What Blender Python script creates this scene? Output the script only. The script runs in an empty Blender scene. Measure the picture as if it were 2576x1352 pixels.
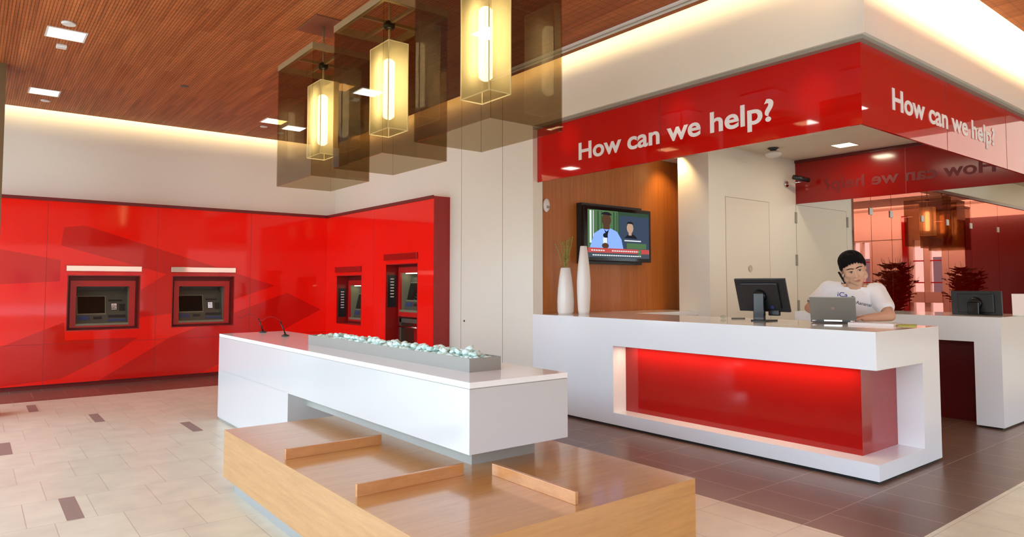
import bpy, bmesh, math, random
from mathutils import Vector, Matrix, Euler
random.seed(7)
PI = math.pi
sc = bpy.context.scene
C = sc.collection
WORLD_SCALE = 0.9

# ------------------------------------------------------------------ materials
def newmat(name):
    m = bpy.data.materials.new(name); m.use_nodes = True
    nt = m.node_tree; nt.nodes.clear()
    out = nt.nodes.new('ShaderNodeOutputMaterial')
    return m, nt, out

def pbr(name, col, rough=0.5, metal=0.0, spec=0.5, coat=0.0, ior=1.5, noise=0.0, nscale=6.0, emis=None, estr=0.0, sub=0.0, coat_rough=0.03, bump=0.0, bscale=60.0):
    m, nt, out = newmat(name)
    b = nt.nodes.new('ShaderNodeBsdfPrincipled')
    b.inputs['Base Color'].default_value = (*col, 1)
    b.inputs['Roughness'].default_value = rough
    b.inputs['Metallic'].default_value = metal
    b.inputs['Specular IOR Level'].default_value = spec
    b.inputs['IOR'].default_value = ior
    b.inputs['Coat Weight'].default_value = coat
    b.inputs['Coat Roughness'].default_value = coat_rough
    b.inputs['Subsurface Weight'].default_value = sub
    if emis:
        b.inputs['Emission Color'].default_value = (*emis, 1)
        b.inputs['Emission Strength'].default_value = estr
    if noise > 0 or bump > 0:
        tc = nt.nodes.new('ShaderNodeTexCoord')
        n = nt.nodes.new('ShaderNodeTexNoise'); n.inputs['Scale'].default_value = nscale
        n.inputs['Detail'].default_value = 4
        nt.links.new(tc.outputs['Object'], n.inputs['Vector'])
        if noise > 0:
            mx = nt.nodes.new('ShaderNodeMix'); mx.data_type = 'RGBA'
            mx.inputs[6].default_value = (*[c*(1-noise) for c in col], 1)
            mx.inputs[7].default_value = (*[min(1, c*(1+noise)) for c in col], 1)
            nt.links.new(n.outputs['Fac'], mx.inputs[0])
            nt.links.new(mx.outputs[2], b.inputs['Base Color'])
        if bump > 0:
            n2 = nt.nodes.new('ShaderNodeTexNoise'); n2.inputs['Scale'].default_value = bscale
            nt.links.new(tc.outputs['Object'], n2.inputs['Vector'])
            bp = nt.nodes.new('ShaderNodeBump'); bp.inputs['Strength'].default_value = bump
            bp.inputs['Distance'].default_value = 0.01
            nt.links.new(n2.outputs['Fac'], bp.inputs['Height']); nt.links.new(bp.outputs['Normal'], b.inputs['Normal'])
    nt.links.new(b.outputs[0], out.inputs[0])
    return m

def emit(name, col, strength):
    m, nt, out = newmat(name)
    e = nt.nodes.new('ShaderNodeEmission')
    e.inputs[0].default_value = (*col, 1); e.inputs[1].default_value = strength
    nt.links.new(e.outputs[0], out.inputs[0])
    return m

def tinted(name, tint, gloss=0.12, rough=0.02, gcol=(1, 1, 1), ior=1.5):
    """thin tinted pane: what lies behind it shows through the tint, and it mirrors the room"""
    m, nt, out = newmat(name)
    t = nt.nodes.new('ShaderNodeBsdfTransparent'); t.inputs[0].default_value = (*tint, 1)
    g = nt.nodes.new('ShaderNodeBsdfGlossy'); g.inputs['Roughness'].default_value = rough
    g.inputs['Color'].default_value = (*gcol, 1)
    geo = nt.nodes.new('ShaderNodeNewGeometry')      # mirror only where light enters a pane, not where it leaves
    lw = nt.nodes.new('ShaderNodeLayerWeight'); lw.inputs[0].default_value = .5
    pw = nt.nodes.new('ShaderNodeMath'); pw.operation = 'POWER'; pw.inputs[1].default_value = 4
    nt.links.new(lw.outputs['Facing'], pw.inputs[0])
    ad = nt.nodes.new('ShaderNodeMath'); ad.operation = 'MULTIPLY_ADD'; ad.inputs[1].default_value = ior-1; ad.inputs[2].default_value = gloss
    nt.links.new(pw.outputs[0], ad.inputs[0])
    iv = nt.nodes.new('ShaderNodeMath'); iv.operation = 'SUBTRACT'; iv.inputs[0].default_value = 1
    nt.links.new(geo.outputs['Backfacing'], iv.inputs[1])
    ma = nt.nodes.new('ShaderNodeMath'); ma.operation = 'MULTIPLY'; ma.use_clamp = True
    nt.links.new(ad.outputs[0], ma.inputs[0]); nt.links.new(iv.outputs[0], ma.inputs[1])
    mx = nt.nodes.new('ShaderNodeMixShader')
    nt.links.new(ma.outputs[0], mx.inputs[0]); nt.links.new(t.outputs[0], mx.inputs[1]); nt.links.new(g.outputs[0], mx.inputs[2])
    nt.links.new(mx.outputs[0], out.inputs[0])
    return m

def grain(name, c1, c2, stretch, rough=0.35, scale=3.0, coat=0.0, contrast=1.0, fine=0.35, spec=0.5):
    """wood: noise drawn out along one direction; stretch = per-axis frequency"""
    m, nt, out = newmat(name)
    b = nt.nodes.new('ShaderNodeBsdfPrincipled'); b.inputs['Roughness'].default_value = rough
    b.inputs['Coat Weight'].default_value = coat; b.inputs['Coat Roughness'].default_value = 0.12
    b.inputs['Specular IOR Level'].default_value = spec
    tc = nt.nodes.new('ShaderNodeTexCoord'); mp = nt.nodes.new('ShaderNodeMapping')
    mp.inputs['Scale'].default_value = stretch
    nt.links.new(tc.outputs['Object'], mp.inputs[0])
    n1 = nt.nodes.new('ShaderNodeTexNoise'); n1.inputs['Scale'].default_value = scale; n1.inputs['Detail'].default_value = 5
    n1.inputs['Distortion'].default_value = 0.4
    n2 = nt.nodes.new('ShaderNodeTexNoise'); n2.inputs['Scale'].default_value = scale*7; n2.inputs['Detail'].default_value = 3
    nt.links.new(mp.outputs[0], n1.inputs['Vector']); nt.links.new(mp.outputs[0], n2.inputs['Vector'])
    ad = nt.nodes.new('ShaderNodeMix'); ad.data_type = 'FLOAT'; ad.inputs[0].default_value = fine
    nt.links.new(n1.outputs['Fac'], ad.inputs[2]); nt.links.new(n2.outputs['Fac'], ad.inputs[3])
    mr = nt.nodes.new('ShaderNodeMapRange'); mr.inputs[1].default_value = 0.5-0.22/contrast; mr.inputs[2].default_value = 0.5+0.22/contrast
    nt.links.new(ad.outputs[0], mr.inputs[0])
    mx = nt.nodes.new('ShaderNodeMix'); mx.data_type = 'RGBA'
    mx.inputs[6].default_value = (*c1, 1); mx.inputs[7].default_value = (*c2, 1)
    nt.links.new(mr.outputs[0], mx.inputs[0]); nt.links.new(mx.outputs[2], b.inputs['Base Color'])
    nt.links.new(b.outputs[0], out.inputs[0])
    return m

def tiles(name, base, alt, joint, rough, jw=0.006, noisecol=0.5):
    """floor tiles 0.365 x 0.565, rows running along X"""
    m, nt, out = newmat(name)
    b = nt.nodes.new('ShaderNodeBsdfPrincipled'); b.inputs['Roughness'].default_value = rough
    tc = nt.nodes.new('ShaderNodeTexCoord'); mp = nt.nodes.new('ShaderNodeMapping')
    mp.inputs['Location'].default_value = (-0.445, -2.78+0.565*8, 0)
    nt.links.new(tc.outputs['Object'], mp.inputs[0])
    br = nt.nodes.new('ShaderNodeTexBrick'); br.inputs['Scale'].default_value = 1.0
    br.inputs['Brick Width'].default_value = 0.365; br.inputs['Row Height'].default_value = 0.565
    br.inputs['Mortar Size'].default_value = jw/2; br.inputs['Mortar Smooth'].default_value = 0.1
    br.offset = 0.38; br.inputs['Bias'].default_value = 0.0
    br.inputs['Color1'].default_value = (*base, 1); br.inputs['Color2'].default_value = (*alt, 1)
    br.inputs['Mortar'].default_value = (*joint, 1)
    nt.links.new(mp.outputs[0], br.inputs['Vector'])
    n = nt.nodes.new('ShaderNodeTexNoise'); n.inputs['Scale'].default_value = 5; n.inputs['Detail'].default_value = 6
    nt.links.new(tc.outputs['Object'], n.inputs['Vector'])
    mr = nt.nodes.new('ShaderNodeMapRange'); mr.inputs[1].default_value = .3; mr.inputs[2].default_value = .7
    mr.inputs[3].default_value = 1-noisecol*.2; mr.inputs[4].default_value = 1+noisecol*.15
    nt.links.new(n.outputs['Fac'], mr.inputs[0])
    vm = nt.nodes.new('ShaderNodeVectorMath'); vm.operation = 'SCALE'
    nt.links.new(br.outputs['Color'], vm.inputs[0]); nt.links.new(mr.outputs[0], vm.inputs['Scale'])
    nt.links.new(vm.outputs[0], b.inputs['Base Color'])
    bp = nt.nodes.new('ShaderNodeBump'); bp.inputs['Strength'].default_value = .25; bp.inputs['Distance'].default_value = .004; bp.invert = True
    nt.links.new(br.outputs['Fac'], bp.inputs['Height']); nt.links.new(bp.outputs['Normal'], b.inputs['Normal'])
    nt.links.new(b.outputs[0], out.inputs[0])
    return m

def slat_ceiling(name):
    m, nt, out = newmat(name)
    L = nt.links.new
    b = nt.nodes.new('ShaderNodeBsdfPrincipled'); b.inputs['Roughness'].default_value = .55
    b.inputs['Specular IOR Level'].default_value = .25
    tc = nt.nodes.new('ShaderNodeTexCoord')
    sx = nt.nodes.new('ShaderNodeSeparateXYZ'); L(tc.outputs['Object'], sx.inputs[0])
    # slats, 26 mm pitch along X, with a dark groove
    fr = nt.nodes.new('ShaderNodeMath'); fr.operation = 'PINGPONG'; fr.inputs[1].default_value = .013
    L(sx.outputs['X'], fr.inputs[0])
    gr = nt.nodes.new('ShaderNodeMapRange'); gr.inputs[1].default_value = .001; gr.inputs[2].default_value = .005
    gr.inputs[3].default_value = .38; gr.inputs[4].default_value = 1.0
    L(fr.outputs[0], gr.inputs[0])
    # cross notches, every 0.2 m
    fy = nt.nodes.new('ShaderNodeMath'); fy.operation = 'PINGPONG'; fy.inputs[1].default_value = .05
    L(sx.outputs['Y'], fy.inputs[0])
    gy = nt.nodes.new('ShaderNodeMapRange'); gy.inputs[1].default_value = .0; gy.inputs[2].default_value = .012
    gy.inputs[3].default_value = .78; gy.inputs[4].default_value = 1.0
    L(fy.outputs[0], gy.inputs[0])
    # plank to plank colour (brick with long planks along Y)
    mp = nt.nodes.new('ShaderNodeMapping'); mp.inputs['Rotation'].default_value = (0, 0, PI/2)
    L(tc.outputs['Object'], mp.inputs[0])
    br = nt.nodes.new('ShaderNodeTexBrick'); br.inputs['Scale'].default_value = 1; br.inputs['Brick Width'].default_value = 1.6
    br.inputs['Row Height'].default_value = .104; br.inputs['Mortar Size'].default_value = 0; br.offset = .37
    br.inputs['Color1'].default_value = (.40, .105, .027, 1); br.inputs['Color2'].default_value = (.52, .160, .046, 1)
    L(mp.outputs[0], br.inputs['Vector'])
    m2 = nt.nodes.new('ShaderNodeMapping'); m2.inputs['Scale'].default_value = (30, 1.2, 1); L(tc.outputs['Object'], m2.inputs[0])
    n = nt.nodes.new('ShaderNodeTexNoise'); n.inputs['Scale'].default_value = 1.0; n.inputs['Detail'].default_value = 5; L(m2.outputs[0], n.inputs['Vector'])
    nr = nt.nodes.new('ShaderNodeMapRange'); nr.inputs[1].default_value = .3; nr.inputs[2].default_value = .7; nr.inputs[3].default_value = .72; nr.inputs[4].default_value = 1.22
    L(n.outputs['Fac'], nr.inputs[0])
    a = nt.nodes.new('ShaderNodeMath'); a.operation = 'MULTIPLY'; L(gr.outputs[0], a.inputs[0]); L(gy.outputs[0], a.inputs[1])
    a2 = nt.nodes.new('ShaderNodeMath'); a2.operation = 'MULTIPLY'; L(a.outputs[0], a2.inputs[0]); L(nr.outputs[0], a2.inputs[1])
    vm = nt.nodes.new('ShaderNodeVectorMath'); vm.operation = 'SCALE'; L(br.outputs['Color'], vm.inputs[0]); L(a2.outputs[0], vm.inputs['Scale'])
    L(vm.outputs[0], b.inputs['Base Color']); L(b.outputs[0], out.inputs[0])
    return m

def facade_mat(name, wall, dark, bw, bh, frac=.5):
    m, nt, out = newmat(name)
    L = nt.links.new
    b = nt.nodes.new('ShaderNodeBsdfPrincipled'); b.inputs['Roughness'].default_value = .8
    tc = nt.nodes.new('ShaderNodeTexCoord'); sx = nt.nodes.new('ShaderNodeSeparateXYZ'); L(tc.outputs['Object'], sx.inputs[0])
    s = nt.nodes.new('ShaderNodeMath'); s.operation = 'ADD'; L(sx.outputs['X'], s.inputs[0]); L(sx.outputs['Y'], s.inputs[1])
    def win(src, p, f):
        q = nt.nodes.new('ShaderNodeMath'); q.operation = 'PINGPONG'; q.inputs[1].default_value = p/2; L(src, q.inputs[0])
        g = nt.nodes.new('ShaderNodeMath'); g.operation = 'GREATER_THAN'; g.inputs[1].default_value = p/2*(1-f); L(q.outputs[0], g.inputs[0]); return g.outputs[0]
    w = nt.nodes.new('ShaderNodeMath'); w.operation = 'MULTIPLY'; L(win(s.outputs[0], bw, frac), w.inputs[0]); L(win(sx.outputs['Z'], bh, frac), w.inputs[1])
    mx = nt.nodes.new('ShaderNodeMix'); mx.data_type = 'RGBA'; mx.inputs[6].default_value = (*wall, 1); mx.inputs[7].default_value = (*dark, 1)
    L(w.outputs[0], mx.inputs[0]); L(mx.outputs[2], b.inputs['Base Color']); L(b.outputs[0], out.inputs[0])
    return m

def frosted(name):
    m, nt, out = newmat(name); L = nt.links.new
    tr = nt.nodes.new('ShaderNodeBsdfTranslucent'); tr.inputs[0].default_value = (.62, .56, .36, 1)
    tp = nt.nodes.new('ShaderNodeBsdfTransparent'); tp.inputs[0].default_value = (.8, .75, .6, 1)
    gl = nt.nodes.new('ShaderNodeBsdfPrincipled'); gl.inputs['Base Color'].default_value = (.55, .5, .33, 1); gl.inputs['Roughness'].default_value = .25
    a = nt.nodes.new('ShaderNodeMixShader'); a.inputs[0].default_value = .30; L(tr.outputs[0], a.inputs[1]); L(tp.outputs[0], a.inputs[2])
    c = nt.nodes.new('ShaderNodeMixShader'); c.inputs[0].default_value = .25; L(a.outputs[0], c.inputs[1]); L(gl.outputs[0], c.inputs[2])
    L(c.outputs[0], out.inputs[0]); return m

M = {}
M['ceil'] = slat_ceiling('slatted_cherry_ceiling')
M['cream'] = pbr('cream_paint', (.82, .775, .67), .45, noise=.02, nscale=2)
M['panel'] = pbr('white_gloss_panel', (.84, .83, .78), .16, coat=.3)
M['plaster'] = pbr('white_plaster', (.78, .74, .66), .6)
M['soffit'] = pbr('soffit_plaster', (.78, .68, .56), .6)
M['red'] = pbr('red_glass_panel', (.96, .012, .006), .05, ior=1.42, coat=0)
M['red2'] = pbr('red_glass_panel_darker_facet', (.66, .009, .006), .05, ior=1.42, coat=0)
M['redjoint'] = pbr('red_panel_joint', (.30, .01, .008), .4)
M['reddeep'] = pbr('deep_red_lacquer', (.30, .008, .006), .3)
M['redframe'] = pbr('red_metal_frame', (.50, .012, .010), .35)
M['redmatte'] = pbr('dark_red_plinth', (.16, .006, .005), .5)
M['redhead'] = pbr('red_header_glass', (.56, .003, .002), .03, ior=1.58, coat=.1)
M['redcounter'] = pbr('red_counter_panel', (.33, .006, .005), .08, ior=1.5, coat=.1)
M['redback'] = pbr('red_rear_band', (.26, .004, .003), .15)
M['wine'] = pbr('wine_red_lacquer', (.10, .004, .003), .3)
M['redpart'] = tinted('red_partition_glass', (.50, .03, .02), gloss=.36, rough=.01, gcol=(1, .36, .28), ior=1.7)
M['white'] = pbr('white_solid_surface', (.85, .88, .90), .12, coat=.25)
M['island'] = pbr('white_island_dimmed', (.56, .555, .55), .16, coat=.2)  # white darkened in the base colour so strong daylight does not clip
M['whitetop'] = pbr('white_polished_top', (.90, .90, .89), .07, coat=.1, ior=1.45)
M['letter'] = pbr('white_letter', (.90, .84, .80), .5)
M['letterback'] = pbr('letter_back_silhouette', (.16, .003, .003), .5)  # dark tone stands in for letters blocking the light behind the glass
M['channel'] = pbr('grey_channel', (.30, .27, .22), .5)
M['gold'] = pbr('champagne_metal', (.42, .33, .17), .35, metal=.6)
M['bronze'] = pbr('bronze_cladding', (.16, .095, .035), .45, metal=.2, noise=.1, nscale=3)
M['blackm'] = pbr('black_metal', (.01, .01, .012), .35)
M['smoke'] = tinted('smoked_glass', (.725, .66, .555), gloss=.045, rough=.01, ior=1.4)
M['frost'] = frosted('frosted_glass')
M['tube'] = emit('lamp_tube_glow', (1.0, .91, .66), 18)
M['lightpanel'] = emit('ceiling_light_glow', (1.0, .88, .58), 4)
M['trimwhite'] = pbr('white_trim', (.75, .72, .68), .4)
M['bench'] = grain('oak_bench_top', (.43, .180, .040), (.57, .265, .072), (1.0, 14, 14), .28, 2.5, coat=.7, contrast=1.1)
M['benchy'] = grain('oak_bench_side', (.37, .185, .068), (.50, .27, .112), (16, 1.0, 16), .35, 2.5, coat=.2, contrast=1.1)
M['ledge'] = grain('oak_ledge', (.42, .17, .05), (.58, .27, .10), (3, 3, 14), .3, 2.5, coat=.3)
M['woodwall'] = grain('cherry_wall_veneer', (.35, .095, .013), (.54, .175, .030), (16, 16, .5), .4, 1.6, coat=.1, contrast=1.0, fine=.4)
M['grey'] = pbr('grey_laminate', (.33, .32, .29), .5)
M['steelgrey'] = pbr('grey_powder_coated_tray', (.28, .265, .235), .45)
M['toe'] = pbr('grey_toe_kick', (.26, .255, .24), .5)
M['tilecream'] = tiles('cream_stone_tile', (.69, .62, .465), (.64, .57, .425), (.47, .39, .28), .28, .0055)
M['tilebrown'] = tiles('brown_stone_tile', (.160, .084, .058), (.138, .072, .050), (.36, .26, .20), .30, .007)
M['inlay'] = pbr('taupe_stone_inlay', (.27, .20, .165), .35, noise=.15, nscale=40)
M['stone'] = pbr('pale_green_stone', (.50, .66, .60), .5, noise=.12, nscale=30)
M['stone2'] = pbr('light_green_stone', (.66, .80, .74), .45, noise=.1, nscale=30)
M['atmgrey'] = pbr('machine_grey', (.075, .07, .05), .4)
M['atmlight'] = pbr('machine_light_grey', (.20, .19, .12), .4)
M['atmblue'] = pbr('machine_blue', (.03, .05, .16), .4)
M['screen'] = pbr('dark_screen', (.008, .007, .006), .08)
M['chrome'] = pbr('chrome', (.75, .72, .70), .08, metal=1)
M['strip'] = pbr('polished_strip', (.75, .60, .55), .06, metal=.9)
M['black'] = pbr('black_plastic', (.012, .013, .014), .35)
M['blackgloss'] = pbr('black_gloss_plastic', (.006, .006, .007), .12)
M['blue'] = pbr('navy_sticker', (.02, .03, .15), .4)
M['logoblue'] = pbr('blue_print', (.02, .05, .38), .6)
M['silver'] = pbr('silver_laptop_lid', (.26, .265, .235), .35, metal=.5)
M['paper'] = pbr('white_paper', (.85, .80, .78), .6)
M['olive'] = pbr('olive_green_pad', (.42, .42, .05), .5)
M['vase'] = pbr('white_ceramic', (.80, .74, .68), .25)
M['leaf'] = pbr('dry_yellow_green_stem', (.30, .27, .05), .6, noise=.4, nscale=60)
M['palm'] = pbr('dark_green_leaf', (.03, .055, .02), .5)
M['pot'] = pbr('dark_planter', (.02, .015, .012), .4)
M['skin'] = pbr('skin', (.70, .41, .27), .5, sub=.08, noise=.05, nscale=12)
M['hair'] = pbr('black_hair', (.006, .005, .005), .85, spec=.15, bump=.5, bscale=220)
M['shirt'] = pbr('white_cotton', (.92, .92, .93), .8, bump=.3, bscale=25)
M['trousers'] = pbr('dark_trousers', (.03, .035, .05), .8)
M['lip'] = pbr('lip', (.50, .20, .15), .5)
M['eyew'] = pbr('eye_white', (.62, .55, .50), .3)
M['eyeb'] = pbr('eye_dark', (.012, .008, .006), .2)
M['glassclear'] = tinted('clear_glass', (.82, .87, .82), gloss=.08)
M['doorjoint'] = pbr('door_joint', (.33, .26, .18), .6)
M['doorleaf'] = pbr('cream_door_leaf', (.80, .745, .63), .4)
M['glow_fac'] = facade_mat('pale_stone_facade', (.72, .66, .58), (.10, .11, .13), 3.2, 3.6, .5)
M['brick_fac'] = facade_mat('red_brick_facade', (.42, .20, .14), (.10, .11, .13), 2.4, 3.4, .45)
M['asphalt'] = pbr('pavement', (.30, .29, .28), .8, noise=.1, nscale=1)
M['frame'] = pbr('white_window_frame', (.85, .80, .78), .4)
M['sofa'] = pbr('red_upholstery', (.45, .01, .008), .7)

# ------------------------------------------------------------------ mesh helpers
class G:
    """collects shapes in room coordinates, then links them as ONE mesh object"""
    def __init__(s): s.bm = bmesh.new(); s.mats = []
    def mi(s, m):
        if m is None: return 0
        if m not in s.mats: s.mats.append(m)
        return s.mats.index(m)
    def box(s, x0, x1, y0, y1, z0, z1, m=None, mat4=None, bev=0.0):
        vs = [Vector((x, y, z)) for x in (x0, x1) for y in (y0, y1) for z in (z0, z1)]
        if mat4 is not None: vs = [mat4 @ v for v in vs]
        v = [s.bm.verts.new(p) for p in vs]
        k = s.mi(m); fs = []
        for q in ((0, 1, 3, 2), (4, 6, 7, 5), (0, 4, 5, 1), (2, 3, 7, 6), (0, 2, 6, 4), (1, 5, 7, 3)):
            f = s.bm.faces.new([v[i] for i in q]); f.material_index = k; fs.append(f)
        if bev > 0:
            es = list({e for f in fs for e in f.edges})
            r = bmesh.ops.bevel(s.bm, geom=es, offset=bev, segments=2, affect='EDGES', profile=.6)
            for f in r['faces']: f.material_index = k
        return s
    def quad(s, pts, m=None):
        f = s.bm.faces.new([s.bm.verts.new(Vector(p)) for p in pts]); f.material_index = s.mi(m); return s
    def cyl(s, p0, p1, r0, r1=None, n=20, m=None, cap=True, smooth=True):
        r1 = r0 if r1 is None else r1
        p0, p1 = Vector(p0), Vector(p1); d = (p1-p0).normalized()
        a = d.orthogonal().normalized(); b = d.cross(a); k = s.mi(m)
        A = [s.bm.verts.new(p0+(a*math.cos(2*PI*i/n)+b*math.sin(2*PI*i/n))*r0) for i in range(n)]
        B = [s.bm.verts.new(p1+(a*math.cos(2*PI*i/n)+b*math.sin(2*PI*i/n))*r1) for i in range(n)]
        for i in range(n):
            f = s.bm.faces.new((A[i], A[(i+1) % n], B[(i+1) % n], B[i])); f.material_index = k; f.smooth = smooth
        if cap:
            f = s.bm.faces.new(A[::-1]); f.material_index = k
            f = s.bm.faces.new(B); f.material_index = k
        return s
    def tube(s, pts, r, n=10, m=None, taper=None):
        pts = [Vector(p) for p in pts]; k = s.mi(m); rings = []
        for i, p in enumerate(pts):
            d = (pts[min(i+1, len(pts)-1)]-pts[max(i-1, 0)]).normalized()
            up = Vector((0, 0, 1)) if abs(d.z) < .9 else Vector((1, 0, 0))
            a = d.cross(up).normalized(); b = d.cross(a)
            rr = r if taper is None else r*(1+(taper-1)*i/(len(pts)-1))
            rings.append([s.bm.verts.new(p+(a*math.cos(2*PI*j/n)+b*math.sin(2*PI*j/n))*rr) for j in range(n)])
        for A, B in zip(rings, rings[1:]):
            for j in range(n):
                f = s.bm.faces.new((A[j], A[(j+1) % n], B[(j+1) % n], B[j])); f.smooth = True; f.material_index = k
        for r_ in (rings[0][::-1], rings[-1]):
            f = s.bm.faces.new(r_); f.material_index = k
        return s
    def lathe(s, prof, c, n=32, m=None):
        c = Vector(c); k = s.mi(m); rings = []
        for r, z in prof:
            rings.append([s.bm.verts.new(c+Vector((r*math.cos(2*PI*j/n), r*math.sin(2*PI*j/n), z))) for j in range(n)])
        for A, B in zip(rings, rings[1:]):
            for j in range(n):
                f = s.bm.faces.new((A[j], A[(j+1) % n], B[(j+1) % n], B[j])); f.smooth = True; f.material_index = k
        f = s.bm.faces.new(rings[0][::-1]); f.material_index = k
        f = s.bm.faces.new(rings[-1]); f.material_index = k
        return s
    def ell(s, c, r, m=None, rot=None, sub=3):
        mat = Matrix.Translation(Vector(c)) @ (rot.to_matrix().to_4x4() if rot else Matrix()) @ Matrix.Diagonal((*r, 1))
        k = s.mi(m)
        ret = bmesh.ops.create_icosphere(s.bm, subdivisions=sub, radius=1, matrix=mat)
        for v in ret['verts']:
            for f in v.link_faces: f.smooth = True; f.material_index = k
        return s
    def cap(s, p0, p1, r0, r1, m=None, n=9, sub=2):
        p0, p1 = Vector(p0), Vector(p1)
        for i in range(n):
            t = i/(n-1); r = r0+(r1-r0)*t
            s.ell(p0.lerp(p1, t), (r, r, r), m, sub=sub)
        return s
    def mesh(s, name, mat, origin=(0, 0, 0)):
        o = Vector(origin)
        for v in s.bm.verts: v.co -= o
        bmesh.ops.recalc_face_normals(s.bm, faces=s.bm.faces)
        me = bpy.data.meshes.new(name); s.bm.to_mesh(me); s.bm.free()
        for m in (s.mats or [mat]): me.materials.append(m)
        return me

def wloc(o):
    v = Vector((0, 0, 0))
    while o is not None: v = v+o.location; o = o.parent
    return v

def add(name, g, mat=None, parent=None, origin=None):
    """room-space geometry -> one object (parents are never rotated while parts are added)"""
    if origin is None: origin = wloc(parent) if parent else (0, 0, 0)
    me = g.mesh(name, mat, origin)
    o = bpy.data.objects.new(name, me); C.objects.link(o)
    if parent: o.parent = parent; o.location = Vector(origin)-wloc(parent)
    else: o.location = origin
    return o

def thing(name, label, cat, loc=(0, 0, 0), group=None):
    o = bpy.data.objects.new(name, None); C.objects.link(o); o.location = loc
    o.empty_display_size = .1
    return tag(o, label, cat, group)

def tag(o, label, cat, group=None):
    o['label'] = label; o['category'] = cat
    if group: o['group'] = group
    return o

def struct(name, g, mat=None):
    o = add(name, g, mat); o['kind'] = 'structure'; return o

def copy_tree(o, parent=None):
    c = o.copy(); C.objects.link(c)
    if parent is not None: c.parent = parent
    for ch in list(o.children): copy_tree(ch, c)
    return c

def area(name, loc, rot, sx, sy, power, col, spread=None):
    l = bpy.data.lights.new(name, 'AREA'); l.shape = 'RECTANGLE'; l.size = sx; l.size_y = sy
    l.energy = power; l.color = col
    if spread: l.spread = spread
    o = bpy.data.objects.new(name, l); C.objects.link(o); o.location = loc; o.rotation_euler = rot
    return o

def spot(name, loc, target, power, col, size=60, blend=.6, rad=.03):
    l = bpy.data.lights.new(name, 'SPOT'); l.energy = power; l.color = col; l.spot_size = math.radians(size)
    l.spot_blend = blend; l.shadow_soft_size = rad
    o = bpy.data.objects.new(name, l); C.objects.link(o); o.location = loc
    d = Vector(target)-Vector(loc); o.rotation_euler = d.to_track_quat('-Z', 'Y').to_euler()
    return o

# ================================================================== THE ROOM
ZC = 3.92      # wood ceiling underside
XW = 5.20      # plane of the white panels, header and counter front
YB = 11.82     # cream wall behind the machines

# ---- floor
g = G()
def frect(x0, x1, y0, y1, m, z=0.0): g.quad([(x0, y0, z), (x1, y0, z), (x1, y1, z), (x0, y1, z)], m)
CR, BR = M['tilecream'], M['tilebrown']
frect(-3.6, 3.99, -3.1, 10.42, CR); frect(3.99, 24.2, -3.1, 1.68, CR)
frect(3.99, 24.2, 1.68, 12.6, BR); frect(-3.6, 3.99, 10.42, 12.6, BR)
for cx, y0, y1 in ((.555, 5.05, 5.60), (.28, 7.31, 7.87), (1.815, 7.31, 7.87), (1.12, 8.44, 9.0), (.61, 9.57, 10.13), (-1.0, 6.2, 6.74), (2.9, .53, 1.07)):
    frect(cx-.047, cx+.047, y0, y1, M['inlay'], .0006)
struct('floor', g)

# ---- wood ceiling with light slots along the walls, roof slab above
g = G()
g.box(-3.6, 4.95, -3.1, 11.57, ZC, ZC+.10)
g.box(4.95, 11.8, -3.1, 2.05, ZC, ZC+.10)
struct('ceiling', g, M['ceil'])
g = G()
g.box(-3.7, 24.3, -3.2, 12.7, 4.40, 4.60)
g.box(11.8, 24.2, -3.1, 5.43, ZC, ZC+.1)
g.box(9.85, 11.8, 2.05, 5.43, ZC, ZC+.1)
g.box(-3.7, 24.3, -3.2, -3.1, ZC, 4.4); g.box(-3.7, -3.6, -3.2, 12.7, ZC, 4.4)
struct('ceiling_upper', g, M['plaster'])

# ---- walls
struct('wall_back', G().box(-3.7, 5.35, YB, YB+.4, 2.6, 4.4).box(-3.7, 5.8, YB+.38, YB+.5, 0, 2.6), M['cream'])
g = G()
g.box(XW, XW+.15, 6.18, 7.98, 0, 2.6, M['cream']); g.box(XW, XW+.15, 6.18, YB, 2.6, 4.4, M['cream']); g.box(XW+.52, XW+.6, 7.98, YB+.4, 0, 2.6, M['cream'])
for ys in (7.69, 6.77):      # panel joints, only in the clad part
    g.box(XW-.0008, XW+.001, ys-.004, ys+.004, .02, 4.3, M['doorjoint'])
g.cyl((XW-.004, 7.61, .966), (XW+.002, 7.61, .966), .014, m=M['blackm'])
struct('wall_right', g)
# white fascia over the help station
g = G()
g.box(XW-.03, XW+.12, 2.30, 6.18, 3.335, 4.4); g.box(XW+.12, 9.85, 2.30, 2.45, 3.335, 4.4)
g.box(9.70, 9.85, 2.45, 5.43, 3.335, 4.4)
struct('wall_header', g, M['cream'])
g = G()
g.box(XW+.0, XW+.10, 2.33, 6.18, 3.305, 3.3349); g.box(XW+.10, 9.85, 2.33, 2.43, 3.305, 3.3349)
struct('trim_1', g, M['channel'])
struct('ceiling_soffit', G().box(XW+.10, 9.72, 2.45, 6.2, 3.335, 3.42), M['soffit'])
struct('wall_wood', G().box(XW+.12, 8.4, 6.20, 6.30, 0, 3.34), M['woodwall'])
g = G()
g.box(7.60, 11.55, 5.43, 5.93, 0, 3.95)
struct('wall_service', g, M['cream'])
g = G(); g.box(11.55, 24.2, 5.43, 5.60, 3.33, 3.95)
struct('wall_over_glass', g, M['cream'])
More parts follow.
